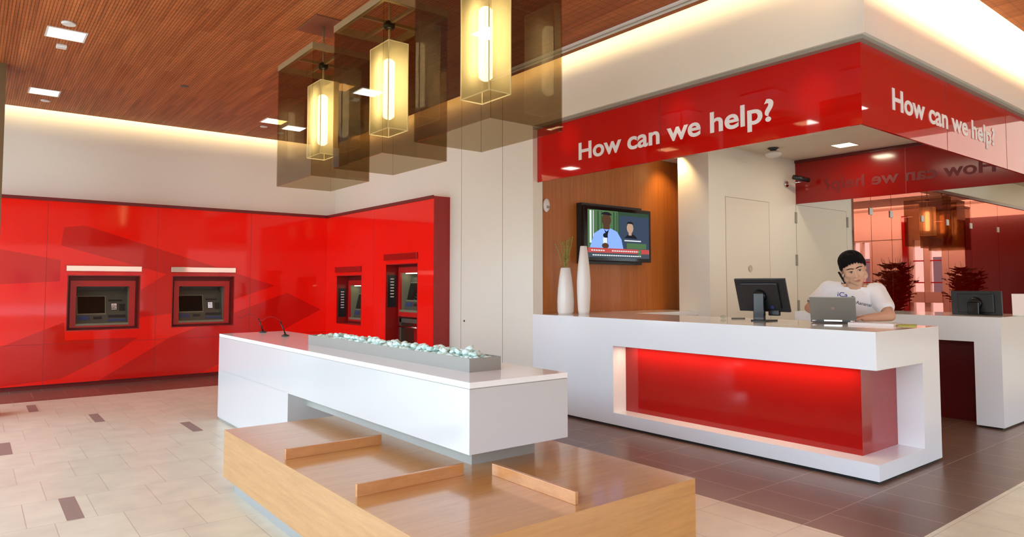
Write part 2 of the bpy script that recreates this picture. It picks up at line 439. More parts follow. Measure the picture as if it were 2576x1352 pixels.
# far lobby walls and the room behind the red glass
g = G()
for a, b in ((-3.1, -.45), (-.22, -.14), (.10, 1.45), (1.78, 1.95), (2.30, 12.6)):
    g.box(24.0, 24.2, a, b, 0, 2.9)
g.box(24.0, 24.2, -3.1, 12.6, 2.9, 4.4)
g.box(23.96, 24.0, -.5, 1.15, 2.95, 3.7, M['redcounter']); g.box(23.9, 24.0, 1.18, 1.34, 0, 3.7, M['wine'])
g.box(23.94, 24.0, 1.36, 2.3, .88, 1.22, M['redcounter']); g.box(23.97, 24.0, 2.96, 5.4, 0, 3.5, M['redframe'])
for zz in (1.5, 2.2): g.box(24.05, 24.1, -.45, 2.3, zz, zz+.04, M['trimwhite'])
g.mats = [M['plaster']]+g.mats if M['plaster'] not in g.mats else g.mats
struct('wall_far', g)
struct('wall_rear', G().box(7.6, 24.2, 10.4, 10.6, 0, 4.4), M['soffit'])
struct('ceiling_rear', G().box(7.6, 24.2, 5.6, 10.6, 3.2, 3.3), M['plaster'])
# bronze column at the storefront's end
g = G(); g.box(-.55, .235, 9.40, 9.75, 0, ZC)
for z in (1.3, 2.6): g.box(-.552, .237, 9.398, 9.752, z, z+.006, M['blackm'])
g.mats = [M['bronze']]+[m for m in g.mats if m != M['bronze']]
struct('trim_2', g)
# storefront mullions behind the camera
g = G()
for y in [-3.1+3.1*i for i in range(5)]: g.box(-3.66, -3.58, y, y+.07, 0, ZC)
struct('window_1', g, M['bronze'])

# unseen side wall behind the camera, its openings shaped to set the daylight
g = G()
for a, b in ((-3.7, .5), (4.6, 6.0), (9.4, 12.5), (14.5, 16), (18, 24.3)): g.box(a, b, -3.2, -3.1, 0, ZC)
for a, b in ((.5, 4.6), (6.0, 9.4), (12.5, 14.5), (16, 18)): g.box(a, b, -3.2, -3.1, 0, .5); g.box(a, b, -3.2, -3.1, 2.7, ZC)
struct('wall_side', g, M['cream'])
# ---- doors of the service wall (flush leaves with fine joints)
def door(name, x0, x1, zt, knob=None, hinges=()):
    y = 5.43; g = G(); j = .006
    g.box(x0, x1, y-.002, y+.004, .02, zt, M['doorleaf'])
    d = add(name, g); d['kind'] = 'structure'
    g = G()
    g.box(x0-j, x0, y-.0025, y, .02, zt+j); g.box(x1, x1+j, y-.0025, y, .02, zt+j); g.box(x0-j, x1+j, y-.0025, y, zt, zt+j)
    add('door_joint', g, M['doorjoint'], d)
    if knob: add('door_lock', G().cyl((knob[0], y-.012, knob[1]), (knob[0], y-.002, knob[1]), .045, .04, m=M['chrome']), None, d)
    for hx, hz in hinges:
        add('hinge', G().box(hx-.025, hx+.025, y-.014, y-.002, hz-.085, hz+.085, bev=.004), M['steelgrey'], d)
door('door_1', 7.97, 9.03, 2.64, knob=(8.53, 1.677))
door('door_2', 9.78, 11.36, 2.66, hinges=((9.765, 2.465), (9.765, 1.82), (9.79, 1.133), (11.385, 2.485)))

# ---- red machine walls
Ya, Xa, ZR = 11.556, 4.94, 2.668
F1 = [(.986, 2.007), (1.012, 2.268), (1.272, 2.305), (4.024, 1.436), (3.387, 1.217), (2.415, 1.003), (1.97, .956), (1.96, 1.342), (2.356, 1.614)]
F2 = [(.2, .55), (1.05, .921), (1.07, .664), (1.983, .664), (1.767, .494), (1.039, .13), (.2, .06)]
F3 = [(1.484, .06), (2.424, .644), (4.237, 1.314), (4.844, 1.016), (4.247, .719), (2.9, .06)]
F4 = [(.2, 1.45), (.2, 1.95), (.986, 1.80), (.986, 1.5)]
def inpoly(x, z, P):
    c = False; n = len(P)
    for i in range(n):
        (x1, z1), (x2, z2) = P[i], P[(i+1) % n]
        if (z1 > z) != (z2 > z) and x < (x2-x1)*(z-z1)/(z2-z1)+x1: c = not c
    return c
def clad(name, u0, u1, z0, z1, holes, polys, joints, place, thick=.02):
    """panelled sheet in (u, z) with openings; place(u, d, z) puts it in the room"""
    bm = bmesh.new()
    us = sorted({u0, u1, *[h[0] for h in holes], *[h[1] for h in holes]}); zs = sorted({z0, z1, *[h[2] for h in holes], *[h[3] for h in holes]})
    for a, b in zip(us, us[1:]):
        for c, d in zip(zs, zs[1:]):
            if any(h[0] <= (a+b)/2 <= h[1] and h[2] <= (c+d)/2 <= h[3] for h in holes): continue
            bm.faces.new([bm.verts.new((p, 0, q)) for p, q in ((a, c), (b, c), (b, d), (a, d))])
    bmesh.ops.remove_doubles(bm, verts=bm.verts, dist=1e-5)
    def cut(p, q):
        n = Vector((q[1]-p[1], 0, -(q[0]-p[0])))
        if n.length < 1e-6: return
        bmesh.ops.bisect_plane(bm, geom=bm.verts[:]+bm.edges[:]+bm.faces[:], plane_co=(p[0], 0, p[1]), plane_no=n.normalized())
    for P in polys:
        for i in range(len(P)): cut(P[i], P[(i+1) % len(P)])
    for kind, v in joints:
        for w in (-.0025, .0025):
            if kind == 'u': cut((v+w, 0), (v+w, 1))
            else: cut((0, v+w), (1, v+w))
    for f in bm.faces:
        c = f.calc_center_median()
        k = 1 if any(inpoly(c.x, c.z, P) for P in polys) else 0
        for kind, v in joints:
            if abs((c.x if kind == 'u' else c.z)-v) < .0025: k = 2
        f.material_index = k
    me = bpy.data.meshes.new(name)
    for v in bm.verts: v.co = place(v.co.x, 0, v.co.z)
    bm.to_mesh(me); bm.free()
    for m in (M['red'], M['red2'], M['redjoint']): me.materials.append(m)
    o = bpy.data.objects.new(name, me); C.objects.link(o); return o

A1, A2, A3, A4 = (1.073, 2.003), (2.438, 3.368), (11.118, 10.17), (9.345, 8.40)
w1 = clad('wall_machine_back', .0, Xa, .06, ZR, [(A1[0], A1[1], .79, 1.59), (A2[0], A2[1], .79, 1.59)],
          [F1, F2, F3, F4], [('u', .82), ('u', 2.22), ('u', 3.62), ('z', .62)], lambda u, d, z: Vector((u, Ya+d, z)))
w1['kind'] = 'structure'
U = lambda y: -y
w2 = clad('wall_machine_right', -Ya, -7.975, .06, ZR, [(-A3[0], -A3[1], .79, 1.61), (-A4[0], -A4[1], .06, 1.76)],
          [], [('u', -9.75)], lambda u, d, z: Vector((Xa+d, -u, z)))
w2['kind'] = 'structure'
g = G()     # caps, end face and plinth of the red walls
g.box(0, Xa, Ya+.001, YB, ZR-.02, ZR, M['redframe']); g.box(Xa+.001, XW, 7.975, YB, ZR-.02, ZR, M['redframe'])
g.box(Xa+.0005, XW, 7.972, 7.985, .02, ZR, M['redcounter'])
g.box(0, Xa+.03, Ya+.03, Ya+.05, 0, .06, M['redmatte']); g.box(Xa+.03, Xa+.05, 7.99, Ya, 0, .06, M['redmatte'])
g.box(0, Xa, Ya-.012, Ya-.001, ZR-.035, ZR+.012, M['redmatte']); g.box(Xa-.012, Xa-.001, 7.975, Ya, ZR-.035, ZR+.012, M['redmatte'])
struct('baseboard_red', g)

# ================================================================== CASH MACHINES
def atm(name, label, left, w, z0, z1, depth, opening, strip, tall=False):
    """built in its own frame: x to the right, y into the wall, origin at floor level at the recess's left edge"""
    t = thing(name, label, 'cash machine', (0, 0, 0), None)
    ox0, ox1, oz0, oz1 = opening
    g = G()                              # reveal: the four inner faces of the recess + a back sheet round the machine
    th = .012
    g.box(.001, th, .0, depth, z0, z1-.001); g.box(w-th, w-.001, .0, depth, z0, z1-.001)
    g.box(.001, w-.001, .0, depth, z1-th, z1-.001); g.box(.001, w-.001, .0, depth, z0+.001, z0+th)
    add('recess', g, M['reddeep'], t)
    g = G()                              # red bezel at the recess's back
    bx0, bx1, bz0, bz1 = .05, w-.05, (z0+.04 if not tall else oz0-.09), oz1+.085
    g.box(bx0, ox0, depth-.03, depth, bz0, bz1); g.box(ox1, bx1, depth-.03, depth, bz0, bz1)
    g.box(ox0, ox1, depth-.03, depth, oz1, bz1); g.box(ox0, ox1, depth-.03, depth, bz0, oz0)
    add('bezel', g, M['redframe'], t)
    g = G(); g.box(th, bx0, depth-.006, depth, z0+th, z1-th); g.box(bx1, w-th, depth-.006, depth, z0+th, z1-th)
    g.box(bx0, bx1, depth-.006, depth, bz1, z1-th)
    if not tall: g.box(bx0, bx1, depth-.006, depth, z0+th, bz0)
    add('backing_panel', g, M['redmatte'], t)
    # machine niche
    D = depth+.26; g = G()
    g.box(ox0-.01, ox0, depth, D, oz0, oz1, M['atmlight']); g.box(ox1, ox1+.01, depth, D, oz0, oz1, M['atmlight'])
    g.box(ox0, ox1, depth, D, oz1, oz1+.01, M['atmlight']); g.box(ox0, ox1, D, D+.01, oz0, oz1, M['atmgrey'])
    g.box(ox0, ox1, depth-.035, D, oz0-.02, oz0+.012, M['atmlight'])
    add('cabinet', g, None, t)
    # sloping face with screen left, card and key block right
    H = oz1-oz0; Wd = ox1-ox0
    yb, yt = depth+.05, depth+.17
    def P(u, v, off=0):                  # point on the sloping face
        return Vector((ox0+u*Wd, yb+(yt-yb)*v-off, oz0+.012+v*(H*.86)))
    def slab(u0, u1, v0, v1, off, m, name, par=None, lab=None):
        g = G(); pts = [P(u0, v0, 0), P(u1, v0, 0), P(u1, v1, 0), P(u0, v1, 0)]
        fr = [P(u0, v0, off), P(u1, v0, off), P(u1, v1, off), P(u0, v1, off)]
        B = [g.bm.verts.new(p) for p in pts]; F = [g.bm.verts.new(p) for p in fr]
        g.bm.faces.new(F); g.bm.faces.new(B[::-1])
        for i in range(4): g.bm.faces.new((B[i], B[(i+1) % 4], F[(i+1) % 4], F[i]))
        return add(name, g, m, par or t)
    face = slab(0, 1, 0, 1, .004, M['atmgrey'], 'fascia')
    slab(.03, .58, .26, .84, .012, M['atmlight'], 'screen_frame', face)
    slab(.05, .56, .30, .82, .016, M['screen'], 'screen')
    g = G()
    for i in range(4):
        for j in range(3):
            c = P(.70+.035*j, .42+.05*i, .014); g.box(c.x-.009, c.x+.009, c.y-.006, c.y+.004, c.z-.009, c.z+.009)
    add('keypad', g, M['chrome'], t)
    slab(.63, .90, .66, .72, .014, M['black'], 'card_slot')
    slab(.84, .95, .36, .58, .012, M['black'], 'receipt_slot')
    slab(.62, .96, .16, .24, .014, M['black'], 'cash_slot')
    slab(.62, .96, .05, .11, .012, M['atmblue'], 'deposit_slot')
    slab(.05, .26, .10, .22, .012, M['atmblue'], 'function_keys'); slab(.34, .50, .12, .20, .012, M['black'], 'speaker_grille')
    lamp = G(); lamp.box(ox0+.05, ox1-.05, depth+.04, depth+.12, oz1-.014, oz1-.002)
    add('task_light', lamp, M['atmlamp'] if left == 'right' else M['atmgrey'], t)
    g = G(); g.box(-.02, w+.01, -.03, -.002, strip[0], strip[1], bev=.004)
    add('canopy_strip', g, M['strip'] if not tall and left == 'back' else M['redcounter'], t)
    if left == 'right':                  # black notice on the left reveal, with a row of white marks
        zc = oz1-.02 if not tall else oz1
        n = add('notice_panel', G().box(th, th+.008, .03, depth-.05, zc-.52, zc-.03, M['black']), None, t)
        for k in range(7): add('mark', G().box(th+.008, th+.0095, .07, depth-.09, zc-.10-.045*k, zc-.085-.045*k, M['letter']), None, n)
    if tall:
        g = G(); zz = oz0-.12
        g.box(ox0-.02, ox0+.03, depth-.02, depth+.05, .02, zz); g.box(ox1-.06, ox1+.02, depth-.02, depth+.05, .02, zz)
        g.box(ox0-.02, ox1+.02, depth-.02, depth+.05, zz-.06, zz)
        add('lower_frame', g, M['atmgrey'], t)
        add('lower_panel', G().box(ox0+.03, ox1-.06, depth+.20, depth+.22, .02, zz-.06), M['redframe'], t)
        add('waste_bin', G().box(ox0+.1, ox1-.1, depth+.06, depth+.18, .02, .36, bev=.03), M['redframe'], t)
        add('grab_bar', G().cyl((ox0, depth-.05, zz-.12), (ox1, depth-.05, zz-.12), .014, m=M['chrome']), None, t)
    return t
M['atmlamp'] = emit('machine_task_light_glow', (1, .93, .65), 3.0)
a1 = atm('cash_machine', 'cash machine in a square red recess, leftmost on the red back wall', 'back', .93, .79, 1.59, .13, (.124, .80, .875, 1.425), (1.645, 1.725))
a1.location = (A1[0], Ya, 0)
a2 = copy_tree(a1); a2.location = (A2[0], Ya, 0); a2['label'] = 'cash machine in a square red recess on the back wall, nearer the corner'
a3 = atm('cash_machine', 'square recessed cash machine with black notice, just right of the red corner', 'right', .948, .79, 1.61, .22, (.10, .85, .88, 1.44), (1.66, 1.75))
a3.location = (Xa, A3[0], 0); a3.rotation_euler = (0, 0, -PI/2)
a4 = atm('cash_machine', 'tall recessed cash machine reaching the floor, with chrome grab bar', 'right', .945, .0, 1.76, .22, (.10, .85, 1.06, 1.63), (1.815, 1.91), tall=True)
a4.location = (Xa, A4[0], 0); a4.rotation_euler = (0, 0, -PI/2)
for a in (a1, a2): a['group'] = 'cash machines on the back wall'

# ================================================================== HEADER BANDS
def seam(parent, g): return add('panel_joint', g, M['redjoint'], parent)
def text_obj(body, size, width, mat, parent, loc, rot, offs=.022, extrude=.004):
    cu = bpy.data.curves.new('lettering', 'FONT'); cu.body = body; cu.size = 1; cu.extrude = 0; cu.offset = offs; cu.resolution_u = 6
    tmp = bpy.data.objects.new('lettering_tmp', cu); C.objects.link(tmp)
    dg = bpy.context.evaluated_depsgraph_get(); dg.update()
    me = bpy.data.meshes.new_from_object(tmp.evaluated_get(dg)); bpy.data.objects.remove(tmp)
    xs = [v.co.x for v in me.vertices]; cap = .729
    x0, x1 = min(xs), max(xs)
    sx = width/(x1-x0); sy = size/cap
    bm = bmesh.new(); bm.from_mesh(me)
    for v in bm.verts: v.co = Vector(((v.co.x-x0)*sx, v.co.y*sy, 0))
    bmesh.ops.remove_doubles(bm, verts=bm.verts, dist=1e-5)
    r = bmesh.ops.extrude_face_region(bm, geom=bm.faces[:])
    for v in [e for e in r['geom'] if isinstance(e, bmesh.types.BMVert)]: v.co.z += extrude
    bmesh.ops.recalc_face_normals(bm, faces=bm.faces)
    bm.to_mesh(me); bm.free(); me.materials.clear(); me.materials.append(mat); me.name = 'lettering'
    for p in me.polygons: p.material_index = 0
    # one object per letter: islands grouped where they overlap along the line (the dot of ?)
    bm = bmesh.new(); bm.from_mesh(me); seen = set(); isl_ = []
    for f0 in bm.faces:
        if f0 in seen: continue
        st = [f0]; seen.add(f0); grp = []
        while st:
            f = st.pop(); grp.append(f)
            for e in f.edges:
                for f2 in e.link_faces:
                    if f2 not in seen: seen.add(f2); st.append(f2)
        xs = [v.co.x for f in grp for v in f.verts]; isl_.append([min(xs), max(xs), grp])
    isl_.sort(key=lambda t: t[0]); merged = []
    for a in isl_:
        if merged and (a[0]+a[1])/2 < merged[-1][1]: merged[-1][1] = max(merged[-1][1], a[1]); merged[-1][2] += a[2]
        else: merged.append(a)
    for a in merged:
        m2 = bmesh.new(); mp = {}
        for f in a[2]:
            vs = []
            for v in f.verts:
                if v not in mp: mp[v] = m2.verts.new(v.co)
                vs.append(mp[v])
            m2.faces.new(vs)
        bmesh.ops.recalc_face_normals(m2, faces=m2.faces)
        m3 = bpy.data.meshes.new('letter'); m2.to_mesh(m3); m2.free(); m3.materials.append(mat)
        o = bpy.data.objects.new('letter', m3); C.objects.link(o)
        if parent: o.parent = parent; o.location = Vector(loc)-wloc(parent)
        else: o.location = loc
        o.rotation_euler = rot
    bm.free()
TXT = 'How can we help?'
h1 = thing('sign_band', 'red glass overhead sign band facing the white bench, How can we help?', 'sign', (5.27, 4.3, 2.672))
add('glass_panel', G().box(5.27, 5.29, 2.40, 6.19, 2.672, 3.31), M['redhead'], h1)
seam(h1, G().box(5.2685, 5.2702, 4.317, 4.323, 2.672, 3.31))
text_obj(TXT, .192, 2.36, M['letter'], h1, (5.269, 5.465, 2.842), (PI/2, 0, -PI/2))
h2 = thing('sign_band', 'red glass overhead sign band on the right, seams between its How can we help? letters', 'sign', (7.5, 2.40, 2.672))
add('glass_panel', G().box(5.27, 9.80, 2.38, 2.40, 2.672, 3.31), M['redhead'], h2)
seam(h2, G().box(6.93, 6.936, 2.3785, 2.3802, 2.672, 3.31)); seam(h2, G().box(8.545, 8.551, 2.3785, 2.3802, 2.672, 3.31))
text_obj(TXT, .18, 2.38, M['letter'], h2, (5.80, 2.379, 2.872), (PI/2, 0, 0))
h3 = thing('sign_band', 'red glass sign band at the rear seen from behind, lettering dark and reversed', 'sign', (9.78, 3.9, 2.672))
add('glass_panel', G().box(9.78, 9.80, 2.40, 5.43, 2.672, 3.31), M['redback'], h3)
seam(h3, G().box(9.778, 9.7805, 3.862, 3.872, 2.672, 3.31))
text_obj(TXT, .17, 2.14, M['letterback'], h3, (9.777, 2.84, 2.84), (PI/2, 0, PI/2), extrude=-.001)
add('top_channel', G().box(9.76, 9.80, 2.42, 5.43, 3.29, 3.334), M['wine'], h3)

# ================================================================== HELP COUNTER (front)
CX0, CX1, CY0, CY1, CZ = XW, 6.35, 2.293, 6.18, 1.10
hc = thing('service_counter', 'long white gloss service counter with lit red recess, under the red sign', 'counter', (5.77, 4.2, 0))
g = G()
# shell with an L-shaped recess open to the front and round the right corner
NZ0, NZ1, NY1, NX1 = .142, .822, 4.905, 6.01
g.box(CX0, CX1, CY0, CY1, NZ1, CZ)
g.box(CX0, CX1, CY0, CY1, .022, NZ0)
g.box(CX0, CX0+.5, NY1, CY1, NZ0, NZ1)
g.box(NX1, CX1, CY0, CY0+.5, NZ0, NZ1)
add('body', g, M['white'], hc)
g = G(); g.box(CX0-.001, CX1+.001, CY0-.001, CY1, CZ, CZ+.004)
add('worktop', g, M['whitetop'], hc)
g = G(); g.box(5.39, NX1+.2, 2.495, NY1+.2, NZ0, NZ1)
add('red_panel', g, M['redcounter'], hc)
add('toe_kick', G().box(CX0+.02, CX1-.02, CY0+.02, CY1, 0, .022), M['black'], hc)
area('recess_light', (5.30, 3.65, NZ1-.012), (0, 0, 0), .05, 2.3, 6, (1, .80, .55)).parent = None
# return ledge along the wood wall
rl = thing('return_worktop', 'white return worktop running along the wood-panelled wall', 'counter', (7.0, 5.95, 0))
add('worktop', G().box(CX1+.001, 7.595, 5.62, 6.195, CZ-.05, CZ+.004), M['whitetop'], rl)
add('front_panel', G().box(CX1+.001, 7.595, 5.64, 5.68, 0, CZ-.05), M['white'], rl)

# ---- rear counter
rc = thing('service_counter', 'white service counter further back with open knee space and dark red panel', 'counter', (8.65, 3.4, 0))
BX0, BX1, BY0, BY1, BZ = 8.114, 9.20, 2.363, 4.55, 1.118
g = G()
g.box(BX0, BX1, BY0, BY1, .865, BZ); g.box(BX0, BX1, BY0, BY0+.24, .02, .865); g.box(BX0, BX1, BY1-.24, BY1, .02, .865)
add('body', g, M['white'], rc)
add('worktop', G().box(BX0-.001, BX1+.001, BY0-.001, BY1+.001, BZ, BZ+.004), M['whitetop'], rc)
add('knee_panel', G().box(BX0+.30, BX0+.33, BY0+.24, BY1-.24, .0, .865), M['wine'], rc)
add('toe_kick', G().box(BX0+.02, BX1-.02, BY0+.02, BY0+.22, 0, .02), M['black'], rc)

# ================================================================== WHITE DISPLAY ISLAND + OAK BENCH
isl = thing('display_island', 'long white cantilevered island block rising over the oak bench', 'counter', (2.5, 5.5, 0))
IX0, IX1, IY0, IY1 = 2.142, 2.868, 3.083, 7.86
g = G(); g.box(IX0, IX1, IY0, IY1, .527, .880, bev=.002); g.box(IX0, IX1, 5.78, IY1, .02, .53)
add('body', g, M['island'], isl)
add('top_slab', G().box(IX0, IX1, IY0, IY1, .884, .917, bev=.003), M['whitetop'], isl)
add('shadow_gap', G().box(IX0+.004, IX1-.004, IY0+.004, IY1-.004, .876, .888), M['grey'], isl)
add('pedestal', G().box(2.30, 2.775, 3.285, 5.79, .41, .53), M['grey'], isl)
add('toe_kick', G().box(IX0+.01, IX1-.01, 5.79, IY1-.01, 0, .02), M['toe'], isl)

bn = thing('bench', 'low wide oak veneer bench platform with divider ledges, under the white island', 'bench', (2.3, 3.7, 0))
bx0, bx1, by0, by1, bz0, bz1 = 1.458, 3.085, 2.317, 5.175, .08, .41
g = G()
g.quad([(bx0, by0, bz1), (bx1, by0, bz1), (bx1, by1, bz1), (bx0, by1, bz1)], M['bench'])
g.quad([(bx0, by0, bz0), (bx1, by0, bz0), (bx1, by0, bz1), (bx0, by0, bz1)], M['bench'])
g.quad([(bx1, by1, bz0), (bx0, by1, bz0), (bx0, by1, bz1), (bx1, by1, bz1)], M['bench'])
g.quad([(bx0, by1, bz0), (bx0, by0, bz0), (bx0, by0, bz1), (bx0, by1, bz1)], M['benchy'])
g.quad([(bx1, by0, bz0), (bx1, by1, bz0), (bx1, by1, bz1), (bx1, by0, bz1)], M['benchy'])
g.quad([(bx0, by1, bz0), (bx1, by1, bz0), (bx1, by0, bz0), (bx0, by0, bz0)], M['bench'])
bmesh.ops.remove_doubles(g.bm, verts=g.bm.verts, dist=1e-5)
add('platform', g, None, bn)
add('plinth', G().box(1.488, 3.02, 2.46, 5.02, 0, .08), M['toe'], bn)
for (x0, x1, y0, y1) in ((1.50, 2.13, 4.065, 4.085), (1.515, 2.145, 3.14, 3.16), (2.27, 2.29, 2.39, 3.05)):
    add('divider_ledge', G().box(x0, x1, y0, y1, bz1, bz1+.062, bev=.002), M['ledge'], bn)

# ---- stone tray
tr = thing('stone_tray', 'long shallow grey metal tray filled with pale stones on the white island', 'tray', (2.51, 4.7, .917))
px0, px1, py0, py1, pz = 2.39, 2.63, 3.441, 5.97, .917
g = G(); w = .006
g.box(px0, px1, py0, py1, pz, pz+.006)
g.box(px0, px0+w, py0, py1, pz+.006, pz+.084); g.box(px1-w, px1, py0, py1, pz+.006, pz+.084)
g.box(px0+w, px1-w, py0, py0+w, pz+.006, pz+.084); g.box(px0+w, px1-w, py1-w, py1, pz+.006, pz+.084)
tr_o = add('tray_body', g, M['steelgrey'], tr)
add('sand_bed', G().box(px0+w, px1-w, py0+w, py1-w, pz+.006, pz+.032), M['stone'], tr)
stones = []
for k in range(9):
    g = G(); g.ell((0, 0, 0), (1, 1, 1), sub=2)
    for v in g.bm.verts:
        d = v.co.normalized()
        n = math.sin(3.1*d.x+k*1.7)*math.cos(2.7*d.y-k)+math.sin(2.3*d.z*2+k*.9)
        v.co = v.co*(1+.16*n); v.co.x = max(-.72, min(.8, v.co.x)); v.co.z = max(-.62, min(.66, v.co.z))
    for f in g.bm.faces: f.smooth = (k % 3 != 0)
    me = g.mesh('stone', M['stone'] if k % 3 == 0 else M['stone2']); stones.append(me)
cnt = 0
def stone(x, y, z, s):
    global cnt
    o = bpy.data.objects.new('stone', stones[cnt % 9]); C.objects.link(o)
    o.location = (x, y, z); o.scale = (s*random.uniform(.9, 1.35), s*random.uniform(.8, 1.15), s*random.uniform(.65, .95))
    o.rotation_euler = (random.uniform(-.5, .5), random.uniform(-.5, .5), random.uniform(0, 6.28))
    tag(o, 'pale green broken stone lying in the long grey tray', 'stone', 'pale green stones in the tray'); cnt += 1
ny, nx = 49, 4
for i in range(ny):
    for j in range(nx):
        y = py0+.035+(py1-py0-.07)*(i+.5*(j % 2))/(ny-.5); x = px0+.045+(px1-px0-.090)*j/(nx-1)
        if y > py1-.16 and random.random() < .5: continue
        stone(x+random.uniform(-.006, .006), y+random.uniform(-.008, .008), pz+.069+random.uniform(-.004, .006), random.uniform(.024, .031))
for i in range(88):
    y = py0+.07+(py1-py0-.42)*i/88; x = px0+.06+random.random()*(px1-px0-.12)
    stone(x, y+random.uniform(-.01, .01), pz+.097+random.uniform(-.003, .006), random.uniform(.020, .029))
stone(2.50, 3.60, .917+.128, .027)

# ---- two desk stands with thin curved wire on the island
def desk_stand(label, x, y):
    t = thing('microphone_stand', label, 'microphone', (x, y, .917))
    add('base', G().lathe([(.038, 0), (.040, .004), (.038, .012), (.018, .018), (.012, .026)], (x, y, .917), 24), M['black'], t)
    add('stem', G().cyl((x, y, .935), (x-.045, y+.03, 1.075), .0075, .006, 12), M['blackgloss'], t)
    pts = []
    for i in range(16):
        a = i/15; pts.append((x-.045-.19*a, y+.03+.09*a, 1.075+.055*math.sin(min(1, a*1.25)*PI*.85)-.02*a))
    add('gooseneck', G().tube(pts, .0022, 8), M['redmatte'], t)
    return t
desk_stand('black desk microphone with thin gooseneck on the white island, the left one', 2.575, 7.74)
desk_stand('black desk microphone with thin gooseneck on the white island, nearer the stone tray', 2.576, 7.05)

# ================================================================== PENDANT LAMPS
def pendant(label, cx, cy, hx=.278, hy=.428):
    zb, zt = 2.40, 3.53
    t = thing('pendant_lamp', label, 'pendant lamp', (cx, cy, zb), 'smoked glass pendants')
    th = .006
    for nm, b in (('glass_pane', (cx-hx, cx-hx+th, cy-hy, cy+hy)), ('glass_pane', (cx+hx-th, cx+hx, cy-hy, cy+hy)),
                  ('glass_pane', (cx-hx+th, cx+hx-th, cy-hy, cy-hy+th)), ('glass_pane', (cx-hx+th, cx+hx-th, cy+hy-th, cy+hy))):
        add(nm, G().box(b[0], b[1], b[2], b[3], zb, zt), M['smoke'], t)
    g = G(); w = .03; o = .004
    g.box(cx-hx-o, cx-hx+w, cy-hy-o, cy+hy+o, zt, zt+.055); g.box(cx+hx-w, cx+hx+o, cy-hy-o, cy+hy+o, zt, zt+.055)
    g.box(cx-hx+w, cx+hx-w, cy-hy-o, cy-hy+w, zt, zt+.055); g.box(cx-hx+w, cx+hx-w, cy+hy-w, cy+hy+o, zt, zt+.055)
    add('top_frame', g, M['gold'], t)
    g = G(); g.box(cx-hx+w, cx+hx-w, cy-.012, cy+.012, zt+.005, zt+.03); g.box(cx-.012, cx+.012, cy-hy+w, cy+hy-w, zt+.005, zt+.03)
    add('cross_bar', g, M['gold'], t)
    add('hub', G().lathe([(.03, 0), (.045, .015), (.045, .05), (.02, .07)], (cx, cy, zt-.035), 20), M['blackm'], t)
    add('rod', G().cyl((cx, cy, 3.36), (cx, cy, ZC-.012), .009, n=12), M['gold'], t)
    add('ceiling_plate', G().box(cx-.17, cx+.17, cy-.24, cy+.24, ZC-.012, ZC), M['plate'], t)
    a, z0, z1 = .086, 2.66, 3.35
    ay = .155
    g = G()
    g.quad([(cx-a, cy-ay, z0), (cx+a, cy-ay, z0), (cx+a, cy-ay, z1), (cx-a, cy-ay, z1)])
    g.quad([(cx-a, cy+ay, z0), (cx-a, cy+ay, z1), (cx+a, cy+ay, z1), (cx+a, cy+ay, z0)])
    g.quad([(cx-a, cy-ay, z0), (cx-a, cy-ay, z1), (cx-a, cy+ay, z1), (cx-a, cy+ay, z0)])
    g.quad([(cx+a, cy-ay, z0), (cx+a, cy+ay, z0), (cx+a, cy+ay, z1), (cx+a, cy-ay, z1)])
    bmesh.ops.remove_doubles(g.bm, verts=g.bm.verts, dist=1e-5)
    fs = add('frosted_shade', g, M['frost'], t)
    g = G(); e = .003
    for sx in (-1, 1):
        for sy in (-1, 1): g.box(cx+sx*a-e, cx+sx*a+e, cy+sy*ay-e, cy+sy*ay+e, z0, z1)
    for z in (z0, z1):
        for sy in (-1, 1): g.box(cx-a, cx+a, cy+sy*ay-e, cy+sy*ay+e, z-e, z+e)
        for sx in (-1, 1): g.box(cx+sx*a-e, cx+sx*a+e, cy-ay, cy+ay, z-e, z+e)
    add('shade_edge', g, M['edge'], fs)
    add('lamp_tube', G().lathe([(.026, 0), (.046, .02), (.046, .46), (.026, .48)], (cx, cy, z0+.11), 16), M['tube'], t)
    return t
M['plate'] = pbr('brown_ceiling_plate', (.20, .06, .025), .5)
M['edge'] = pbr('frosted_glass_edge', (.8, .74, .5), .3, emis=(1, .9, .6), estr=.35)
CXP = 2.567
p1 = pendant('smoked glass box pendant with glowing frosted tube, leftmost and furthest of the three', CXP, 6.145)
def dupe(o, dx, dy, label, group=None):
    c = copy_tree(o); c.location = o.location+Vector((dx, dy, 0)); c['label'] = label
    if group: c['group'] = group
    return c
p2 = dupe(p1, 0, -1.31, 'smoked glass box pendant with glowing frosted tube, middle of the three')
p3 = dupe(p1, 0, -2.62, 'smoked glass box pendant with glowing frosted tube, nearest, its top cut by the frame')
for i, (x, y) in enumerate(((18.4, 4.0), (19.6, 3.9), (21.2, 3.5))):
    dupe(p1, x-CXP, y-6.145, ('pendant lamp seen mirrored in the red glass partition, left of the three', 'pendant lamp seen mirrored in the red glass partition, middle of the three', 'pendant lamp seen mirrored in the red glass partition, right and brightest')[i], 'pendants of the far lobby')

